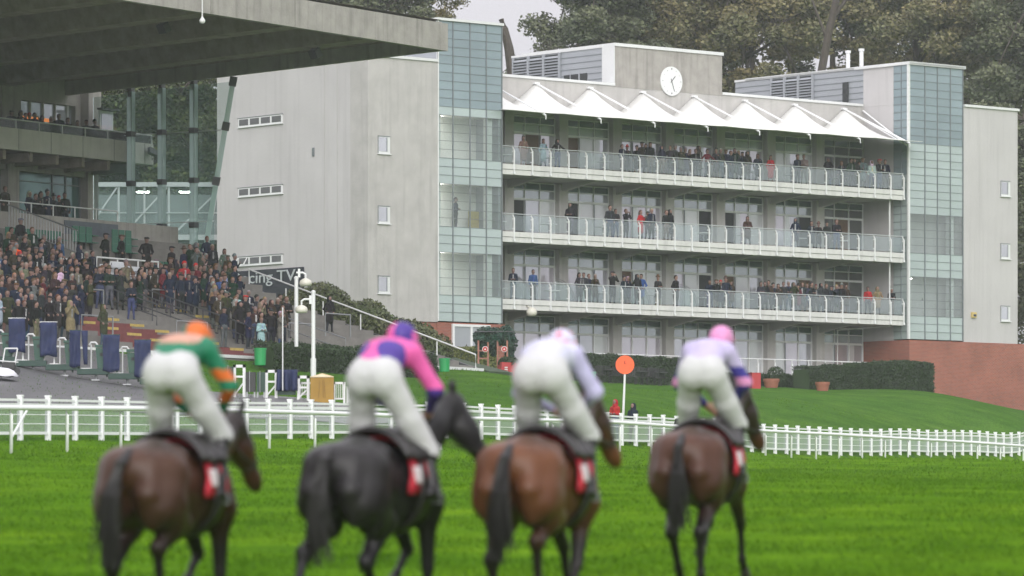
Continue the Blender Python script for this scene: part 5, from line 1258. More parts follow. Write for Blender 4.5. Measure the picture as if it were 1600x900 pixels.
def hair_mesh(kind):
    H=(0,-.02,1.69)
    if kind=='short hair': pr=[((0,.005,1.725),(0,.03,1.68),.092,.090,0)]
    elif kind=='long hair': pr=[((0,.005,1.72),(0,.045,1.65),.098,.095,0),((0,.07,1.62),(0,.09,1.42),.08,.06,0),((-.07,.02,1.62),(-.07,.03,1.5),.03,.03,0),((.07,.02,1.62),(.07,.03,1.5),.03,.03,0)]
    elif kind=='flat cap': pr=[((0,.0,1.755),(0,-.03,1.745),.10,.10,0,(1,1.15,.45)),((0,-.1,1.73),(0,-.15,1.715),.06,.05,0,(1.2,1,.25)),((0,.05,1.68),(0,.05,1.64),.07,.06,0)]
    elif kind=='woolly hat': pr=[((0,.01,1.74),(0,.0,1.76),.105,.095,0)]
    elif kind=='hood': pr=[((0,.03,1.69),(0,.04,1.60),.118,.12,0),((0,.03,1.55),(0,.02,1.48),.12,.13,0)]
    elif kind=='brimmed hat': pr=[((0,.0,1.76),(0,.0,1.83),.095,.08,0),((0,0,1.755),(0,-.001,1.755),.17,.17,0,(1,1,.14))]
    return sdf_mesh('hair',pr,.018,.03,[M['hair']])
HK=['short hair','long hair','flat cap','woolly hat','hood','brimmed hat']
HM={k:hair_mesh(k) for k in HK}
HN={'short hair':'hair','long hair':'hair','flat cap':'cap','woolly hat':'hat','hood':'hood','brimmed hat':'hat'}
coats=[('black',(.010,.010,.012),34),('charcoal',(.026,.027,.031),18),('navy',(.011,.016,.034),28),('dark brown',(.036,.024,.018),9),('olive green',(.038,.040,.022),8),('dark green',(.010,.028,.018),5),('grey',(.10,.105,.115),4),('tan',(.19,.14,.09),2),('pale blue',(.26,.34,.44),.6),('wine red',(.10,.013,.022),3),('white',(.50,.50,.51),.5),('red',(.34,.02,.025),.5),('blue',(.03,.07,.20),1.2),('beige checked',(.15,.13,.10),2)]
trs=[('dark',(.02,.021,.026),12),('blue jeans',(.04,.06,.11),6),('grey',(.09,.09,.095),4),('tan',(.15,.11,.08),1.5)]
hcol=[('dark',(.02,.014,.01),8),('brown',(.08,.045,.022),6),('fair',(.25,.17,.09),1.5),('grey',(.22,.21,.20),3)]
hatc=[('dark',(.02,.02,.022),5),('grey',(.13,.13,.14),3),('brown',(.10,.06,.035),3),('red',(.35,.03,.03),1)]
def pick(lst): 
    r=rnd.random()*sum(x[2] for x in lst)
    for x in lst:
        r-=x[2]
        if r<=0: return x
    return lst[-1]
LC={c[0]:c for c in coats}
def person(loc, rz, place, group, coat=None, pose=None, hk=None, tr=None, hc=None, scale=None, cat='person'):
    k=pose if pose is not None else rnd.choices(range(9),[9,9,4,4,0,4,2,3,.3])[0]
    co=LC[coat] if coat else pick(coats); t_=[x for x in trs if x[0]==tr][0] if tr else pick(trs)
    if hk is None:
        fem=poses[k][2]; hk=rnd.choices(HK,[1,9,0,1.5,1,.8] if fem else [9,1,3,1.5,1.6,.7])[0]
    h=pick(hcol) if 'hair' in hk else pick(hatc)
    if hk=='hood': h=co
    o=bpy.data.objects.new('person',PM[k]); COL.objects.link(o); o.location=loc; o.rotation_euler=(0,0,rz)
    s=scale or rnd.uniform(.92,1.05); s*= .95 if poses[k][2] else 1
    o.scale=(s*rnd.uniform(.95,1.1),s*rnd.uniform(.95,1.1),s)
    j=lambda c: tuple(float(min(1,max(0,x*rnd.uniform(.8,1.2)))) for x in c)
    o['coat']=j(co[1]); o['legs']=j(t_[1]); o['shirt']=j(co[1]) if rnd.random()<.78 else (float(rnd.uniform(.1,.45)),)*3
    hcc=hc if hc else j(h[1])
    hh=bpy.data.objects.new(HN[hk],HM[hk]); COL.objects.link(hh); hh.parent=o; hh['tint']=tuple(float(x) for x in hcc)
    if poses[k][0]=='sit': hh.location=(0,0,-.38)
    desc=f"{co[0]} coat" if co[0] not in('white','pale blue') else f"{co[0]} jacket"
    hd={'short hair':f'{h[0]} hair','long hair':f'long {h[0]} hair','flat cap':f'{h[0]} flat cap','woolly hat':f'{h[0]} woolly hat','hood':'hood up','brimmed hat':f'{h[0]} brimmed hat'}[hk]
    if hc: hd={'brimmed hat':'red hat','woolly hat':'red cap','hood':'red hood'}.get(hk,hd)
    tag(o,f"{desc}, {hd}, {place}",cat,group); return o
def inpoly(x,y,P_):
    c=False; j=len(P_)-1
    for i in range(len(P_)):
        (xi,yi),(xj,yj)=P_[i],P_[j]
        if (yi>y)!=(yj>y) and x<(xj-xi)*(y-yi)/(yj-yi)+xi: c=not c
        j=i
    return c
crowd=[([(-14,412),(28,405),(70,425),(105,440),(140,448),(165,480),(140,500),(120,540),(-14,545)],.90),([(140,470),(160,468),(236,468),(238,484),(205,500),(178,496)],.98),
       ([(225,470),(260,440),(330,428),(362,450),(385,505),(455,520),(448,556),(400,553),(345,538),(325,500),(265,490),(235,500)],.90)]
BYROW=[]
for i in range(18):
    s=.8*i+.42; z=zt(i+1); t=TL+3; row=[]
    while t<-.5:
        p=frameG(t,s,z); x,y=pix(p)
        for pol,pr in [(a_,b_*min(1,max(.25,.95+.55*math.sin(t*1.3+i*.7)+.45*math.sin(t*.6+1.3*i)))) for a_,b_ in crowd]:
            if inpoly(x,y,pol) and rnd.random()<pr*.80: row.append((t+rnd.uniform(-.2,.2),s+rnd.uniform(-.22,.22),z,x)); break
        t+=rnd.uniform(.56,.70)
    BYROW.append(row)
def face(dx=0): return R(57)+R(rnd.uniform(-38,22))
rown=['front','second','third','fourth','fifth','sixth','seventh','eighth','ninth','tenth','eleventh','twelfth','thirteenth','fourteenth','fifteenth','sixteenth','seventeenth','eighteenth']
NP=0
for i,row in enumerate(BYROW):
    L_=[r for r in row if r[3]<222]; R_2=[r for r in row if r[3]>=222]
    for blk,nm in ((L_,'left terrace block'),(R_2,'right terrace block')):
        for k,(t,s,z,x) in enumerate(blk):
            place=f"{ordn[k]} from left, {rown[i]} row, {nm}"
            person(frameG(t,s,z),face(),place,'spectators standing on the terrace'); NP+=1
# single people one can pick out
def one(px,s,place,**k):
    t=t_at(px,s); rz=k.pop('rz',face()); return person(frameG(t,s,zt(int(s/.8)+1)),rz,place,'spectators standing on the terrace',**k)
one(162,.6,'alone at the foot of the steps',coat='olive green',hk='hood',pose=1,rz=R(60))
one(205,5.4,'standing at the top left of the red steps',coat='navy',pose=2,tr='blue jeans')
one(345,7.4,'standing tall beside the black sign',coat='blue',pose=0,hk='short hair')
one(350,1.4,'open jacket, right foot of the steps',coat='navy',pose=0)
one(388,1.0,'second at the right foot of the steps',coat='navy',pose=1)
one(408,.6,'in front at the right foot of the steps',coat='pale blue',pose=7,hk='short hair')
one(438,.8,'last at the right in front of the lamp posts',coat='beige checked',pose=3)
one(515,5.4,'walking alone on the empty grey steps',coat='black',pose=1)
one(95,6.6,'bright in the middle of the left crowd',coat='white',pose=0,hk='short hair')
one(80,6.8,'beside the white jacket in the left crowd',coat='beige checked',pose=5)
o=one(26,10.4,'high in the left crowd below the slate banner',coat='red',pose=1); o['coat']=(.95,.12,.02); o['label']='person in bright orange jacket high in the left crowd below the slate banner'
one(64,10.4,'beside the orange jacket at its right',coat='dark green',pose=2)
one(38,9.2,'just below the orange jacket',coat='black',pose=2)
for px,s,lb in ((165,11.9,'first'),(190,11.9,'second'),(229,12.2,'third')): one(px,s+.4,f'{lb} of three behind the white banner',coat='black',pose=1,hk='flat cap')
one(288,9.4,'beside the small enclosure',coat='red',pose=1,hk='woolly hat',hc=(.4,.02,.02)); one(306,9.0,'right of the small enclosure',coat='wine red',pose=2,hk='woolly hat',hc=(.4,.02,.02))
# deck and balcony people of the concrete stand
def rowp(pxs,s,z,group,what,**k):
    for j,px in enumerate(pxs):
        t=t_at(px,s); person(frameG(t,s,z),R(40)+R(rnd.uniform(-40,30)),f"{ordn[j]} from left {what}",group,**k)
rowp([8,46,56,64,74,84,92,101],19.2,ZD,'spectators on the upper deck','on the deck before the lounge',tr='dark')
rowp([18,33,40,46,54,66,80,92,106,121,135,148],BS+.75,18.15,'spectators on the concrete balcony','on the high concrete balcony',tr='dark')
# main stand balconies
B3=[818,849,871,972,980,995,1003,1009,1016,1034,1047,1055,1064,1071,1078,1087,1092,1105,1119,1126,1134,1142,1148,1154,1160,1168,1184,1204,1246,1256,1294,1315,1330,1336,1342,1348,1362,1374,1383]
B2=[891,953,962,978,1001,1012,1018,1041,1047,1168,1243,1268,1279,1292,1307]
B1=[802,833,905,912,920,930,957,975,981,996,1002,1028,1056,1109,1119,1126,1134,1142,1189,1195,1201,1208,1216,1224,1232,1240,1247,1254,1261,1268,1275,1283,1291,1299,1307,1315,1322,1356,1371,1393]
for lv,lst,nm in ((3,B3,'on the top balcony'),(2,B2,'on the middle balcony'),(1,B1,'on the lowest balcony')):
    for j,px in enumerate(lst):
        v=-.75-rnd.random()*.5; 
        if px in(818,849,871,833): v=-1.0
        a=a2(px,v); kw={}
        if (lv,px)==(3,1204): kw=dict(coat='red',pose=6,hk='long hair')
        elif (lv,px)==(2,1001): kw=dict(coat='red',pose=5)
        elif (lv,px)==(1,1356): kw=dict(coat='red',pose=0)
        elif (lv,px)==(3,871): kw=dict(coat='black',pose=8,hk='hood')
        elif (lv,px)==(3,818): kw=dict(coat='tan',pose=6,hk='long hair')
        elif (lv,px)==(3,849): kw=dict(coat='pale blue',pose=5)
        elif (lv,px)==(1,833): kw=dict(coat='blue',pose=0,hk='short hair')
        elif (lv,px)==(3,1256): kw=dict(coat='beige checked',pose=2,hk='short hair')
        elif (lv,px)==(3,1362): kw=dict(coat='white',pose=0)
        person(frameM(a,v,FL[lv]),R(rnd.uniform(-25,55)),f"{ordn[j%20] if j<20 else ordn[len(lst)-1-j]} from {'left' if j<20 else 'right'} {nm}",'guests on the glass fronted balconies',**kw)
a=a2(712,-1.5); person(frameM(a,-1.5,FL[2]),R(80),'bending inside the left glass stair tower','people inside the stair tower',coat='navy',pose=2)
a=a2(1440,-1.5); person(frameM(a,-1.5,FL[1]),R(80),'inside the right glass stair tower','people inside the stair tower',coat='grey',pose=2)
m_=MB(); a=a2(742,-1.2); m_.fbox(frameM,a-.3,a+.3,-1.4,-1.2,FL[2],FL[2]+1.1); o=m_.build('yellow_notice_board',M['yellow']); tag(o,'yellow board standing inside the left glass stair tower','board')
# people behind the fence
for px,py,co,hk,lab,hc in ((961,692,'red','hood','behind the fence just left of the orange disc pole',None),(989,694,'navy','hood','behind the fence just right of the orange disc pole',None),(1063,700,'black','short hair','behind the fence half hidden by the pink capped jockey',None),(682,676,'dark brown','short hair','behind the fence above the ears of the black horse',None)):
    D=172 if px>900 else 160; x=(px-CX)/F*(D+8); person((x,D+8,gz(x,D+8)-.0),R(-30),lab,'people standing behind the fence',coat=co,hk=hk,pose=2,scale=.88)
# cafe tables on the balconies
ct=thing('cafe_table','','table',(0,0,0),0,'small white tables on the balconies'); m_=MB(); m_.box((0,0,.72),(.7,.7,.04)); m_.build('table_top',M['white'],ct,bevel=.01); m_=MB(); m_.tube([(0,0,0),(0,0,.7)],.03,8); m_.box((0,0,.02),(.4,.4,.03)); m_.build('pedestal',M['metal'],ct)
first=True
for lv,nm in ((3,'top'),(2,'middle'),(1,'lowest')):
    for j in range(8):
        o=ct if first else copy_tree(ct); first=False; a=AL+2+j*3.75+rnd.uniform(-.4,.4); o.location=frameM(a,-2.3,FL[lv]); o.rotation_euler=(0,0,R(rnd.uniform(20,60)))
        o['label']=f'small white table, {ordn[j]} from the left on the {nm} balcony'
q=thing('leaning_trunk_tree','dark leaning bare trunk among the trees left of the two flues','tree',tuple(at(1285,140,318)))
m_=MB(); P=lambda px,py,D=316: at(px,py,D); m_.tube([P(1268,230),P(1282,120),P(1296,45),P(1312,-20),P(1320,-60)],.30,10,r1=.22); MP('trunk',m_,M['bark'],q); m_=MB(); m_.tube([P(1300,30),P(1325,-5),P(1352,-40)],.15,8,r1=.08); m_.tube([P(1292,60),P(1276,20),P(1262,-20)],.12,8,r1=.06); MP('limb',m_,M['bark'],q)
# ================================================================ horses and jockeys
def coatmat(name, body, dark, sheen=.3, hi=None):
    m=bpy.data.materials.new(name); m.use_nodes=True; t=m.node_tree; b=t.nodes['Principled BSDF']; L=t.links.new
    tc=t.nodes.new('ShaderNodeTexCoord'); sp=t.nodes.new('ShaderNodeSeparateXYZ'); L(tc.outputs['Object'],sp.inputs[0])
    n=t.nodes.new('ShaderNodeTexNoise'); n.inputs['Scale'].default_value=2.2; n.inputs['Detail'].default_value=5; L(tc.outputs['Object'],n.inputs['Vector'])
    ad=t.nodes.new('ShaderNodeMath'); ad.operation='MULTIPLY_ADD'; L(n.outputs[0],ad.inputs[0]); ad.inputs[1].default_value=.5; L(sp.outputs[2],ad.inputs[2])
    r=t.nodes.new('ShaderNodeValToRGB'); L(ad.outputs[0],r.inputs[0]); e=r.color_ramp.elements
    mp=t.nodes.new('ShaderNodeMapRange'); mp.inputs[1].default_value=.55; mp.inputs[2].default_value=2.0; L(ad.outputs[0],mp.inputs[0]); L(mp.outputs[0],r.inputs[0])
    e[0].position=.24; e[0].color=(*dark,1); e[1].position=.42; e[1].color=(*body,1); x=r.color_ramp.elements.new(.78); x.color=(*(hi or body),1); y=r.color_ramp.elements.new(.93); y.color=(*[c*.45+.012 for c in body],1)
    L(r.outputs[0],b.inputs['Base Color']); b.inputs['Roughness'].default_value=.42; b.inputs['Specular IOR Level'].default_value=sheen
    return m
hairm=mat('black horse hair',(.012,.010,.010),.55,noise=.3,nscale=6); hoof=mat('hoof',(.03,.026,.022),.5); leather=mat('black leather',(.015,.013,.013),.4); redcloth=mat('red saddle cloth',(.42,.012,.03),.7,noise=.15,nscale=6)
whitecl=mat('white number cloth',(.50,.45,.46),.7)
def horse(idx, px, D, yaw, label, body, dark, hi, legs, headyaw, headpos, tailside=0, hzk=1.0, zoff=0, num='4', bs=1.0):
    x=(px-CX)/F*D; zg=gz(x,D)+zoff
    q=thing('racehorse',label,'horse',(x,D,zg),R(90)-yaw,None)      # local +x is forward
    q['group']='racehorses seen from behind'
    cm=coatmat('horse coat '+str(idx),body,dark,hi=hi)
    P_=[]
    A=lambda *a: P_.append(a)
    A((-.50,0,1.20),(.30,0,1.17),.30,.30,0,(1,.98,1)); A((-.1,0,1.06),(.25,0,1.06),.27,.27,0)
    A((-.78,0,1.30),(-.45,0,1.34),.20,.22,0,(1,1.25,1)); A((-.45,0,1.40),(.35,0,1.42),.14,.12,0)
    A((.30,0,1.45),(.10,0,1.46),.11,.10,0); A((.42,0,1.14),(.60,0,1.22),.27,.19,0)
    for s in (-1,1):
        y=.165*s
        A((-.66,y,1.30),(-.78,y*1.12,1.02),.20,.165,0); A((-.72,y*1.1,1.1),(-.60,y*1.2,.88),.17,.12,0)
        A((-.80,y*.85,1.36),(-.90,y*1.0,1.12),.105,.10,0,None,.03); A((-.58,y*1.35,1.30),(-.62,y*1.42,1.08),.13,.12,0,None,.04); A((-.90,y*.95,1.12),(-.84,y*1.05,.90),.10,.07,0,None,.03)
        A((-.45,y*1.30,1.44),(-.40,y*1.35,1.42),.055,.055,0,None,.05)
        st,hk_,ft,hf=legs['hl' if s>0 else 'hr']      # stifle, hock, fetlock, hoof as (x,z)
        A((-.62,y*1.1,1.02),(st[0],y*1.12,st[1]),.17,.115,0); A((st[0],y*1.12,st[1]),(hk_[0],y*1.0,hk_[1]),.105,.055,0); A((hk_[0]-.02,y*1.0,hk_[1]+.03),(hk_[0],y,hk_[1]),.05,.055,0)
        A((hk_[0],y,hk_[1]),(ft[0],y*.95,ft[1]),.047,.034,0,None,.03); A((ft[0],y*.95,ft[1]),(hf[0],y*.95,hf[1]),.042,.038,0,None,.03)
        d=(hf[0]-ft[0],hf[1]-ft[1]); A((hf[0],y*.95,hf[1]),(hf[0]+d[0]*.5,y*.95,hf[1]+d[1]*.5-.01),.046,.058,2,None,.02)
        el,kn,ff,fh=legs['fl' if s>0 else 'fr']; y=.15*s
        A((.34,y,1.34),(.50,y*1.1,1.02),.13,.13,0); A((.46,y*1.1,1.02),(el[0],y,el[1]),.12,.09,0); A((el[0],y,el[1]),(kn[0],y*.95,kn[1]),.085,.052,0); A((kn[0],y*.95,kn[1]),(kn[0],y*.95,kn[1]-.03),.052,.045,0,None,.02)
        A((kn[0],y*.95,kn[1]),(ff[0],y*.9,ff[1]),.04,.031,0,None,.03); A((ff[0],y*.9,ff[1]),(fh[0],y*.9,fh[1]),.04,.036,0,None,.03)
        d=(fh[0]-ff[0],fh[1]-ff[1]); A((fh[0],y*.9,fh[1]),(fh[0]+d[0]*.5,y*.9,fh[1]+d[1]*.5-.01),.043,.056,2,None,.02)
    # neck and head, headpos = poll (x,y,z) local, headyaw turns the face
    pl=np.array(headpos,float); base=np.array((.52,0,1.34)); mid=(base+pl)/2+np.array((0,0,.05))
    A(tuple(base),tuple(mid),.22,.155,0,(1,.72,1)); A(tuple(mid),tuple(pl),.15,.105,0,(1,.75,1))
    hd=np.array((math.cos(headyaw)*.62,math.sin(headyaw)*.62,-.78*hzk)); hd/=np.linalg.norm(hd)
    A(tuple(pl),tuple(pl+hd*.25),.105,.10,0); A(tuple(pl+hd*.2-np.array((0,0,.02))),tuple(pl+hd*.56),.095,.060,0); A(tuple(pl+hd*.54),tuple(pl+hd*.63),.062,.055,0); A(tuple(pl+hd*.12+np.array((-.04,0,-.09))),tuple(pl+hd*.3+np.array((-.02,0,-.05))),.08,.055,0)
    lat=np.array((-math.sin(headyaw),math.cos(headyaw),0))
    for s in (-1,1):
        e0=pl+lat*.055*s+np.array((0,0,.06)); A(tuple(e0),tuple(e0+lat*.035*s+np.array((-.01,0,.11))),.032,.026,3,(1,1,1),.02); A(tuple(e0+lat*.035*s+np.array((-.01,0,.11))),tuple(e0+lat*.04*s+np.array((.0,0,.175))),.026,.006,3,None,.02)
        A(tuple(pl+hd*.2+lat*.085*s),tuple(pl+hd*.21+lat*.088*s),.02,.02,3,None,.01)
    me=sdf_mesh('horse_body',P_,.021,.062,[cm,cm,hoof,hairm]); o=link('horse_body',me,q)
    m=o.modifiers.new('s','SMOOTH'); m.iterations=2; m.factor=.5
    # tail: many tapering strands
    g=random.Random(idx); tb=MB()
    for k in range(110):
        oy=g.gauss(0,.013); L_=g.uniform(.5,.92); sp_=g.gauss(0,.034); ox=g.uniform(-.05,.03); sw=tailside
        pts=[(-.92,oy*.7,1.42),(-1.05,oy+sw*.15,1.36+ox*.4),(-1.08+ox,oy*1.6+sp_*.5+sw*.55,1.1-.0),(-1.06+ox*1.4,sp_+oy*2+sw*.9,1.42-.72*L_),(-1.02+ox*1.5,sp_*1.5+oy*1.5+sw*1.1,1.42-.98*L_)]
        tb.tube(pts,.013,4,r1=.004,cap=False)
    tb.tube([(-.86,0,1.44),(-1.03,tailside*.15,1.36),(-1.08,tailside*.5,1.15)],.05,8,r1=.03)
    tb.build('tail',hairm,q)
    # mane strands along the crest
    mb=MB()
    for k in range(90):
        f=g.random(); c=(base+np.array((-.05,0,.16)))*(1-f)+(pl+np.array((-.03,0,.09)))*f; mb.tube([tuple(c),tuple(c+np.array((-.03,.05,.02))),tuple(c+np.array((g.uniform(-.05,.02),.10,-.12-g.random()*.06)))],.010,4,r1=.003,cap=False)
    mb.build('mane',hairm,q)
    # saddle, girth and number cloth follow the barrel
    def shell(x0,x1,a0,a1,r,m,name,thick=.02,par=None,n1=8,n2=18,ztop=1.20,flare=0,tuck=0):
        sb=MB(); vs=[]
        for i in range(n1+1):
            xx=x0+(x1-x0)*i/n1
            for j in range(n2+1):
                th=a0+(a1-a0)*j/n2; rr=r*(1+.05*math.sin(i*1.3))+flare*abs(math.sin(th)); vs.append((xx+(tuck*max(0,math.cos(th))**.7*(1-i/n1)),rr*math.sin(th),ztop+rr*math.cos(th)*(1.08 if math.cos(th)>0 else 1)))
        sb.add(vs,[(i*(n2+1)+j,i*(n2+1)+j+1,(i+1)*(n2+1)+j+1,(i+1)*(n2+1)+j) for i in range(n1) for j in range(n2)])
        o=sb.build(name,m,par or q,smooth=True); o.modifiers.new('t','SOLIDIFY').thickness=thick; return o
    sc=shell(-.22,.24,-R(103),R(103),.338,redcloth,'saddle_cloth',flare=.0,ztop=1.18,tuck=.14)
    shell(-.14,-.04,R(72),R(92),.352,whitecl,'number_patch',par=sc,n2=6); shell(-.14,-.04,-R(92),-R(72),.352,whitecl,'number_patch',par=sc,n2=6)
    pass
    shell(.0,.12,-R(180),R(180),.338,leather,'girth',n1=2,n2=30,ztop=1.15)
    sd=shell(-.25,.25,-R(64),R(60),.372,leather,'saddle',thick=.03)
    # bridle, reins
    bb=MB(); m1=pl+hd*.46
    for s in (-1,1):
        bb.tube([tuple(pl+lat*.0+np.array((0,0,.10))),tuple(pl+lat*.105*s),tuple(pl+hd*.25+lat*.10*s),tuple(m1+lat*.065*s)],.010,5)
    th=[tuple(pl+hd*.40+lat*.082*math.cos(a)+np.cross(hd,lat)*.085*math.sin(a)) for a in np.linspace(0,2*math.pi,13)]; bb.tube(th,.010,5,cap=False)
    bb.build('bridle',leather,q)
    rb=MB()
    for s in (-1,1): rb.tube([tuple(m1+lat*.07*s),tuple((m1+lat*.1*s)*.5+np.array((.62,.09*s,1.72))*.5+np.array((0,0,-.05))),(.62,.09*s,1.74)],.009,5)
    rb.build('reins',leather,q)
    return q
boot=mat('black riding boot',(.014,.013,.014),.35); breech=mat('white breeches',(.55,.55,.555),.75,noise=.10,nscale=5,bump=.3,bscale=14)
skinj=mat('jockey skin',(.5,.28,.2),.6)
def jockey(idx, hq, label, mats, face_fn, cap, lean, hip, headp, foot, sho=None, spread=.0, capparts=None):
    """local frame shared with the horse: +x forward, z up"""
    q=bpy.data.objects.new('person',None)
    P_=[]; A=lambda *a: P_.append(a)
    hx,hz=hip; shx,shz=sho
    A((hx,-.072,hz),(hx,.072,hz),.143,.143,1,(1.05,1,.98)); A((hx-.03,-.07,hz-.02),(hx-.03,-.07,hz-.06),.124,.122,1); A((hx-.03,.07,hz-.02),(hx-.03,.07,hz-.06),.124,.122,1)
    mx_,mz_=(hx+shx)/2,(hz+shz)/2+.05
    A((hx+.05,0,hz+.06),(mx_,0,mz_),.155,.155,2,(1,1.12,.9)); A((mx_,0,mz_),(shx-.04,0,shz-.02),.16,.165,2,(1,1.2,.85)); A((shx,-.15,shz),(shx,.15,shz),.095,.095,2)
    nk=(headp[0],headp[1],headp[2]); A((shx+.03,0,shz+.03),(nk[0]-.05,nk[1],nk[2]-.12),.06,.055,0); A(nk,(nk[0]+.03,nk[1],nk[2]-.04),.098,.088,0); A((nk[0]+.11,nk[1],nk[2]-.03),(nk[0]+.125,nk[1],nk[2]-.045),.018,.02,0,None,.02)
    for s in (-1,1):
        fx,fz,kx_,kz,ky=foot[0],foot[1],foot[2],foot[3],foot[4]
        # hip -> knee -> ankle -> toe
        A((hx,.11*s,hz-.06),(kx_,(ky-.0)*s,kz),.128,.078,1); A((hx+(kx_-hx)*.5,(.12+(ky-.12)*.5)*s,hz-.06+(kz-hz)*.5),(kx_,ky*s,kz),.104,.078,1)
        A((kx_,ky*s,kz),(kx_-.02,(ky+.0)*s,kz-.04),.076,.068,1); A((kx_-.02,(ky+.005)*s,kz-.03),(fx,(ky+.085)*s,fz+.07),.062,.047,3,None,.02); A((fx-.05,(ky+.085)*s,fz+.03),(fx+.15,(ky+.09)*s,fz-.01),.045,.036,3,None,.02)
        S_=np.array((shx,.185*s,shz-.01)); E=np.array((shx+.14,.32*s,shz-.30)); Hn=np.array((.62,.10*s,1.76))
        A(tuple(S_),tuple(E),.078,.062,4 if s>0 else 5); A(tuple(E),tuple(Hn+(E-Hn)*.22),.060,.040,4 if s>0 else 5)
        A(tuple(Hn+(E-Hn)*.18),tuple(Hn),.034,.04,0,None,.01)
        d=(Hn-E)/np.linalg.norm(Hn-E); sd_=np.cross(d,(0,0,1.)); sd_/=np.linalg.norm(sd_)
        for f in (-1.5,-.5,.5,1.5):
            k0=Hn+np.array((0,0,1))*.020*f+d*.02; k1=k0+d*.045; k2=k1-sd_*.0+np.array((0,-.035*s,0)); A(tuple(k0),tuple(k1),.0115,.011,0,None,.004); A(tuple(k1),tuple(k2),.011,.010,0,None,.004)
        A(tuple(Hn+np.array((0,0,.03))),tuple(Hn+np.array((.03,-.03*s,.055))),.013,.011,0,None,.005)
    me=sdf_mesh('jockey_body',P_,.0165,.05,[skinj,breech]+mats+[boot],None)
    # slots: 0 skin,1 breeches,2..: silks; 
    return me,P_
def remap(me, fn):
    n=len(me.polygons); c=np.zeros(n*3); me.polygons.foreach_get('center',c); c=c.reshape(-1,3); mi=np.zeros(n,int); me.polygons.foreach_get('material_index',mi)
    me.polygons.foreach_set('material_index',fn(c,mi).tolist()); me.update()
G1={}
def cloth(name,c,ns=.15): return mat(name,c,.55,noise=ns,nscale=7,bump=.35,bscale=9)
silk=dict(green=cloth('emerald silk',(.006,.17,.085)),orange=cloth('orange silk',(.62,.13,.012)),salmon=cloth('salmon silk',(.55,.30,.22)),pink=cloth('pink silk',(.72,.10,.36)),purple=cloth('purple silk',(.065,.030,.26)),lilac=cloth('lilac silk',(.50,.47,.70)),white=cloth('white silk',(.56,.56,.70)),red=cloth('red silk',(.68,.03,.08)),pale=cloth('pale lavender silk',(.50,.44,.66)),cappink=cloth('cap pink silk',(.66,.27,.50)),dkblue=cloth('royal blue silk',(.04,.03,.25)))
def cap_mesh(c, mats, fn):
    pr=[((c[0],c[1],c[2]+.02),(c[0]-.015,c[1],c[2]+.045),.122,.118,0,(1.1,1,1)),((c[0]+.10,c[1],c[2]+.035),(c[0]+.16,c[1],c[2]+.02),.06,.05,0,(1,1.3,.35)),((c[0],c[1],c[2]-.035),(c[0]-.02,c[1],c[2]-.03),.105,.105,0)]
    me=sdf_mesh('cap',pr,.016,.03,mats); remap(me,fn); return me
# pose legs: (stifle/elbow, hock/knee, fetlock, hoof) in (x,z)
stand_h=((-.50,.88),(-.86,.55),(-.80,.17),(-.72,.07)); 
back_h=((-.62,.86),(-1.05,.62),(-1.22,.28),(-1.30,.15))
fwd_h=((-.38,.88),(-.62,.55),(-.40,.22),(-.30,.10)); lift_h=((-.40,.90),(-.72,.70),(-.66,.38),(-.74,.28))
stand_f=((.50,.92),(.53,.52),(.52,.16),(.58,.07)); fwd_f=((.58,.94),(.88,.66),(.98,.30),(1.08,.20)); lift_f=((.54,.94),(.74,.66),(.52,.46),(.42,.40)); back_f=((.46,.92),(.36,.52),(.16,.20),(.12,.09))
RIG=[
 dict(px=276,D=37.0,yaw=R(20),label='bay horse under the jockey in green and orange, leftmost of the four',body=(.028,.013,.008),dark=(.007,.005,.005),hi=(.062,.026,.014),legs=dict(hl=stand_h,hr=lift_h,fl=lift_f,fr=stand_f),hy=R(-4),hp=(1.06,-.03,1.70),ts=.10),
 dict(px=598,D=37.5,yaw=R(25),label='near black horse with its head turned right under the pink and purple jockey',body=(.012,.010,.011),dark=(.006,.005,.006),hi=(.018,.016,.017),legs=dict(hl=back_h,hr=fwd_h,fl=lift_f,fr=stand_f),hy=R(-58),hp=(1.08,-.10,1.84),ts=.02,hz=1.35),
 dict(px=853,D=37.8,yaw=R(19),label='bay horse with rusty flanks under the jockey in lilac and white',body=(.070,.026,.012),dark=(.010,.007,.006),hi=(.125,.045,.018),legs=dict(hl=stand_h,hr=lift_h,fl=fwd_f,fr=back_f),hy=R(-16),hp=(1.10,-.01,1.86),ts=.04),
 dict(px=1101,D=44.5,yaw=R(16),label='dark bay horse under the pink capped jockey, rightmost of the four',body=(.036,.015,.009),dark=(.007,.006,.005),hi=(.072,.028,.016),legs=dict(hl=fwd_h,hr=stand_h,fl=lift_f,fr=fwd_f),hy=R(-16),hp=(1.13,-.08,1.90),ts=.0)]
HQ=[]
for i,r in enumerate(RIG):
    HQ.append(horse(i,r['px'],r['D'],r['yaw'],r['label'],r['body'],r['dark'],r['hi'],r['legs'],r['hy'],r['hp'],r['ts'],r.get('hz',1.0)))
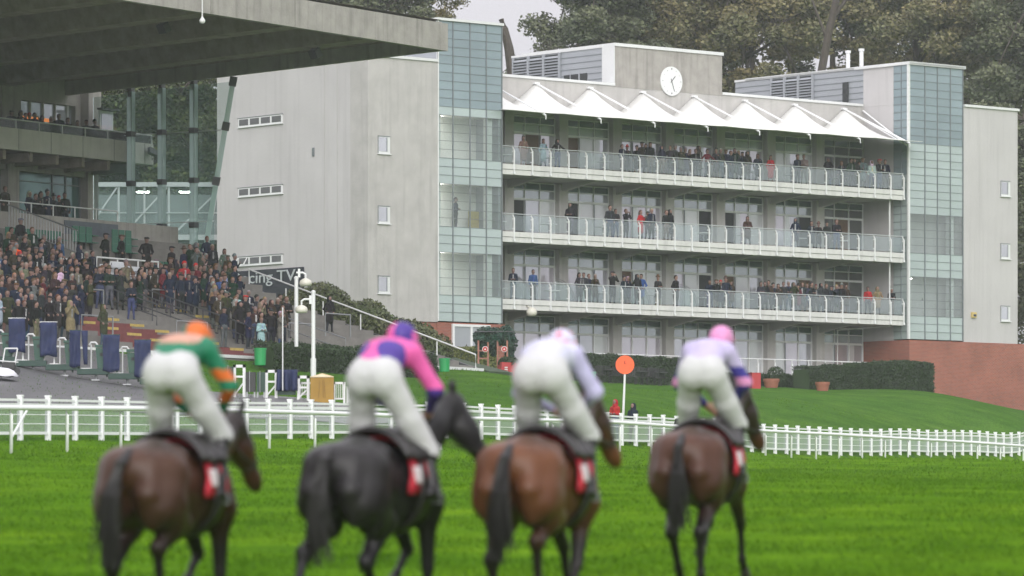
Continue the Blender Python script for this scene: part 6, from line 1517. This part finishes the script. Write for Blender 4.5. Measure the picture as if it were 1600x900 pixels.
def put_jockey(i, label, mats, fn, capmats, capfn, hip, sho, headp, foot):
    hq=HQ[i]; me,_=jockey(i,hq,label,mats,None,None,0,hip,headp,foot,sho)
    # after the silks (slots 2..) the boot is the last slot; move primitive ids onto the real slots
    nm=len(mats); remap(me, fn)
    o=bpy.data.objects.new('person',me); COL.objects.link(o); o.location=hq.location; o.rotation_euler=hq.rotation_euler
    m=o.modifiers.new('s','SMOOTH'); m.iterations=1; m.factor=.4
    tag(o,label,'jockey','jockeys standing in their stirrups')
    cm_=cap_mesh(headp,capmats,capfn); link('riding_cap',cm_,o)
    gb=MB(); c=headp; th=[(c[0]+.10*math.cos(a)*1.16+.0,c[1]+.118*math.sin(a),c[2]+.0) for a in np.linspace(0,2*math.pi,17)]; gb.tube(th,.012,5,cap=False); gb.build('goggle_strap',boot,o)
    for s in (-1,1):
        sb=MB(); fx,fz=foot[0],foot[1]; y=(foot[4]+.088)*s; sb.tube([(fx+.05,y-.05,fz-.045),(fx+.05,y+.05,fz-.045),(fx+.05,y+.02,fz+.09),(fx+.05,y-.02,fz+.09),(fx+.05,y-.05,fz-.045)],.008,5); sb.tube([(fx+.05,y,fz+.08),(fx+.05,y,fz+.1)],.012,5); sb.bar((fx+.05,y,fz+.09),(.06,.30*s,1.42),.02,.006)
        sb.build('stirrup',M['metal'],hq)
    return o
# region painters: c = face centres, mi = primitive class: 0 skin 1 breeches 2 torso 3 boot 4 left arm 5 right arm
def rid(c,mi,f):
    out=mi.copy(); return f(c,out)
# jockey 1: mats slots -> 2 green,3 orange,4 salmon, boot=5
def f1(c,mi):
    o=mi.copy(); t=mi==2; o[t]=2; o[t&(c[:,2]>2.325)&(np.abs(c[:,1])<.17)]=4
    arm=(mi==4)|(mi==5); band=(np.floor((c[:,2]-1.70)/.085).astype(int)%2)==0; o[arm]=2; o[arm&band&(c[:,2]<2.16)]=3; o[mi==3]=5; return o
put_jockey(0,'jockey in green silks with orange hooped sleeves and orange and green cap',[silk['green'],silk['orange'],silk['salmon']],f1,[silk['orange'],silk['green']],lambda c,m:(c[:,1]>.02).astype(int),(-.10,2.12),(.18,2.29),(.36,-.02,2.35),(.08,1.10,.30,1.60,.255))
def f2(c,mi):
    o=mi.copy(); t=mi==2; o[t]=2; n=np.sin(c[:,1]*17+1.2)+np.sin(c[:,0]*16+.4); o[t&(n<-.15)]=3; o[mi==5]=2; o[(mi==5)&(c[:,2]<1.95)]=3; o[mi==4]=4; o[(mi==4)&(c[:,2]<1.98)]=3; o[mi==3]=5; return o
put_jockey(1,'jockey in pink silks with purple patches and a purple and pink cap',[silk['pink'],silk['purple'],silk['pale']],f2,[silk['purple'],silk['pink']],lambda c,m:(np.sin(c[:,1]*30)>.2).astype(int),(-.14,2.06),(.16,2.25),(.36,.0,2.34),(.12,1.08,.22,1.44,.30))
def f3(c,mi):
    o=mi.copy(); t=mi==2; o[t]=2; o[t&(c[:,0]>.07)&(np.abs(c[:,1])<.10)&(c[:,2]>2.22)]=3; o[(mi==4)|(mi==5)]=4; o[mi==3]=5; return o
put_jockey(2,'jockey in white and lilac silks with a red collar and a white spotted cap',[silk['white'],silk['red'],silk['lilac']],f3,[silk['white'],silk['red']],lambda c,m:((np.sin(c[:,1]*52)*np.sin(c[:,2]*48)*np.sin(c[:,0]*40+1))>.42).astype(int),(-.12,2.08),(.16,2.22),(.36,-.02,2.28),(.10,1.08,.32,1.56,.26))
def f4(c,mi):
    o=mi.copy(); t=mi==2; o[t]=2; o[(mi==4)|(mi==5)]=2; a=(mi==4)|(mi==5); o[a&(c[:,2]<2.14)]=3; o[a&(c[:,2]<2.04)&(c[:,2]>1.96)]=4; o[mi==3]=5; return o
put_jockey(3,'jockey in pale lavender silks with purple sleeves and a pink cap, rightmost',[silk['pale'],silk['dkblue'],silk['cappink']],f4,[silk['cappink'],silk['pink']],lambda c,m:(c[:,1]>.30).astype(int),(-.10,2.10),(.17,2.29),(.36,-.08,2.38),(.10,1.09,.32,1.59,.25))
# ---------------------------------------------------------------- grass tufts and haze
def blades(name,label,n,xr,yr,h,w,m,seed):
    g=np.random.default_rng(seed); Y=yr[0]+(yr[1]-yr[0])*g.random(n)**1.2; X=(xr[0]+(xr[1]-xr[0])*g.random(n)-CX)/F*Y
    # clumping
    keep=(np.sin(X*1.9+np.sin(Y*.31)*2)+np.sin(Y*.9+X*.7)+g.normal(size=n)*.9)>-.6; X=X[keep];Y=Y[keep]; n=len(X)
    Z=terrain(X,Y); a=g.random(n)*6.28; hh=h*(.4+g.random(n)); ww=w*(.6+.8*g.random(n)); lx=g.normal(size=n)*hh*.45; ly=g.normal(size=n)*hh*.45
    p0=np.stack([X-np.cos(a)*ww,Y-np.sin(a)*ww,Z-.005],-1); p1=np.stack([X+np.cos(a)*ww,Y+np.sin(a)*ww,Z-.005],-1); p2=np.stack([X+lx,Y+ly,Z+hh],-1)
    V=np.stack([p0,p1,p2],1).reshape(-1,3); me=bpy.data.meshes.new(name); me.vertices.add(3*n); me.vertices.foreach_set('co',V.ravel()); me.loops.add(3*n); me.loops.foreach_set('vertex_index',np.arange(3*n)); me.polygons.add(n); me.polygons.foreach_set('loop_start',np.arange(n)*3); me.polygons.foreach_set('loop_total',np.full(n,3)); me.update(); me.materials.append(m)
    o=bpy.data.objects.new(name,me); COL.objects.link(o); tag(o,label,'grass',kind='stuff')
bm_=mat('grass blades',(.115,.235,.004),.95,island=.35,col2=(.048,.145,.003),nscale=.16,coord='World',spec=0)
blades('grass','short bright green grass of the track',150000,(-60,1660),(46,140),.05,.012,M['grass'],1)
blades('grass','longer green grass along the foot of the white fences',60000,(-60,1660),(108,236),.07,.02,M['grass'],2)
hz=MB(); hz.box((0,780,10),(3300,3060,110)); 
hm=bpy.data.materials.new('haze'); hm.use_nodes=True; t=hm.node_tree; t.nodes.remove(t.nodes['Principled BSDF']); vn=t.nodes.new('ShaderNodeVolumePrincipled'); vn.inputs['Color'].default_value=(.93,.95,1,1); vn.inputs['Density'].default_value=HAZE; vn.inputs['Anisotropy'].default_value=.2
t.links.new(vn.outputs[0],[n for n in t.nodes if n.type=='OUTPUT_MATERIAL'][0].inputs['Volume'])
if HAZE>0:
    o=hz.build('haze',hm); tag(o,'thin grey autumn haze over the racecourse','haze',kind='stuff')
print('people',NP,'objects',len(bpy.data.objects))
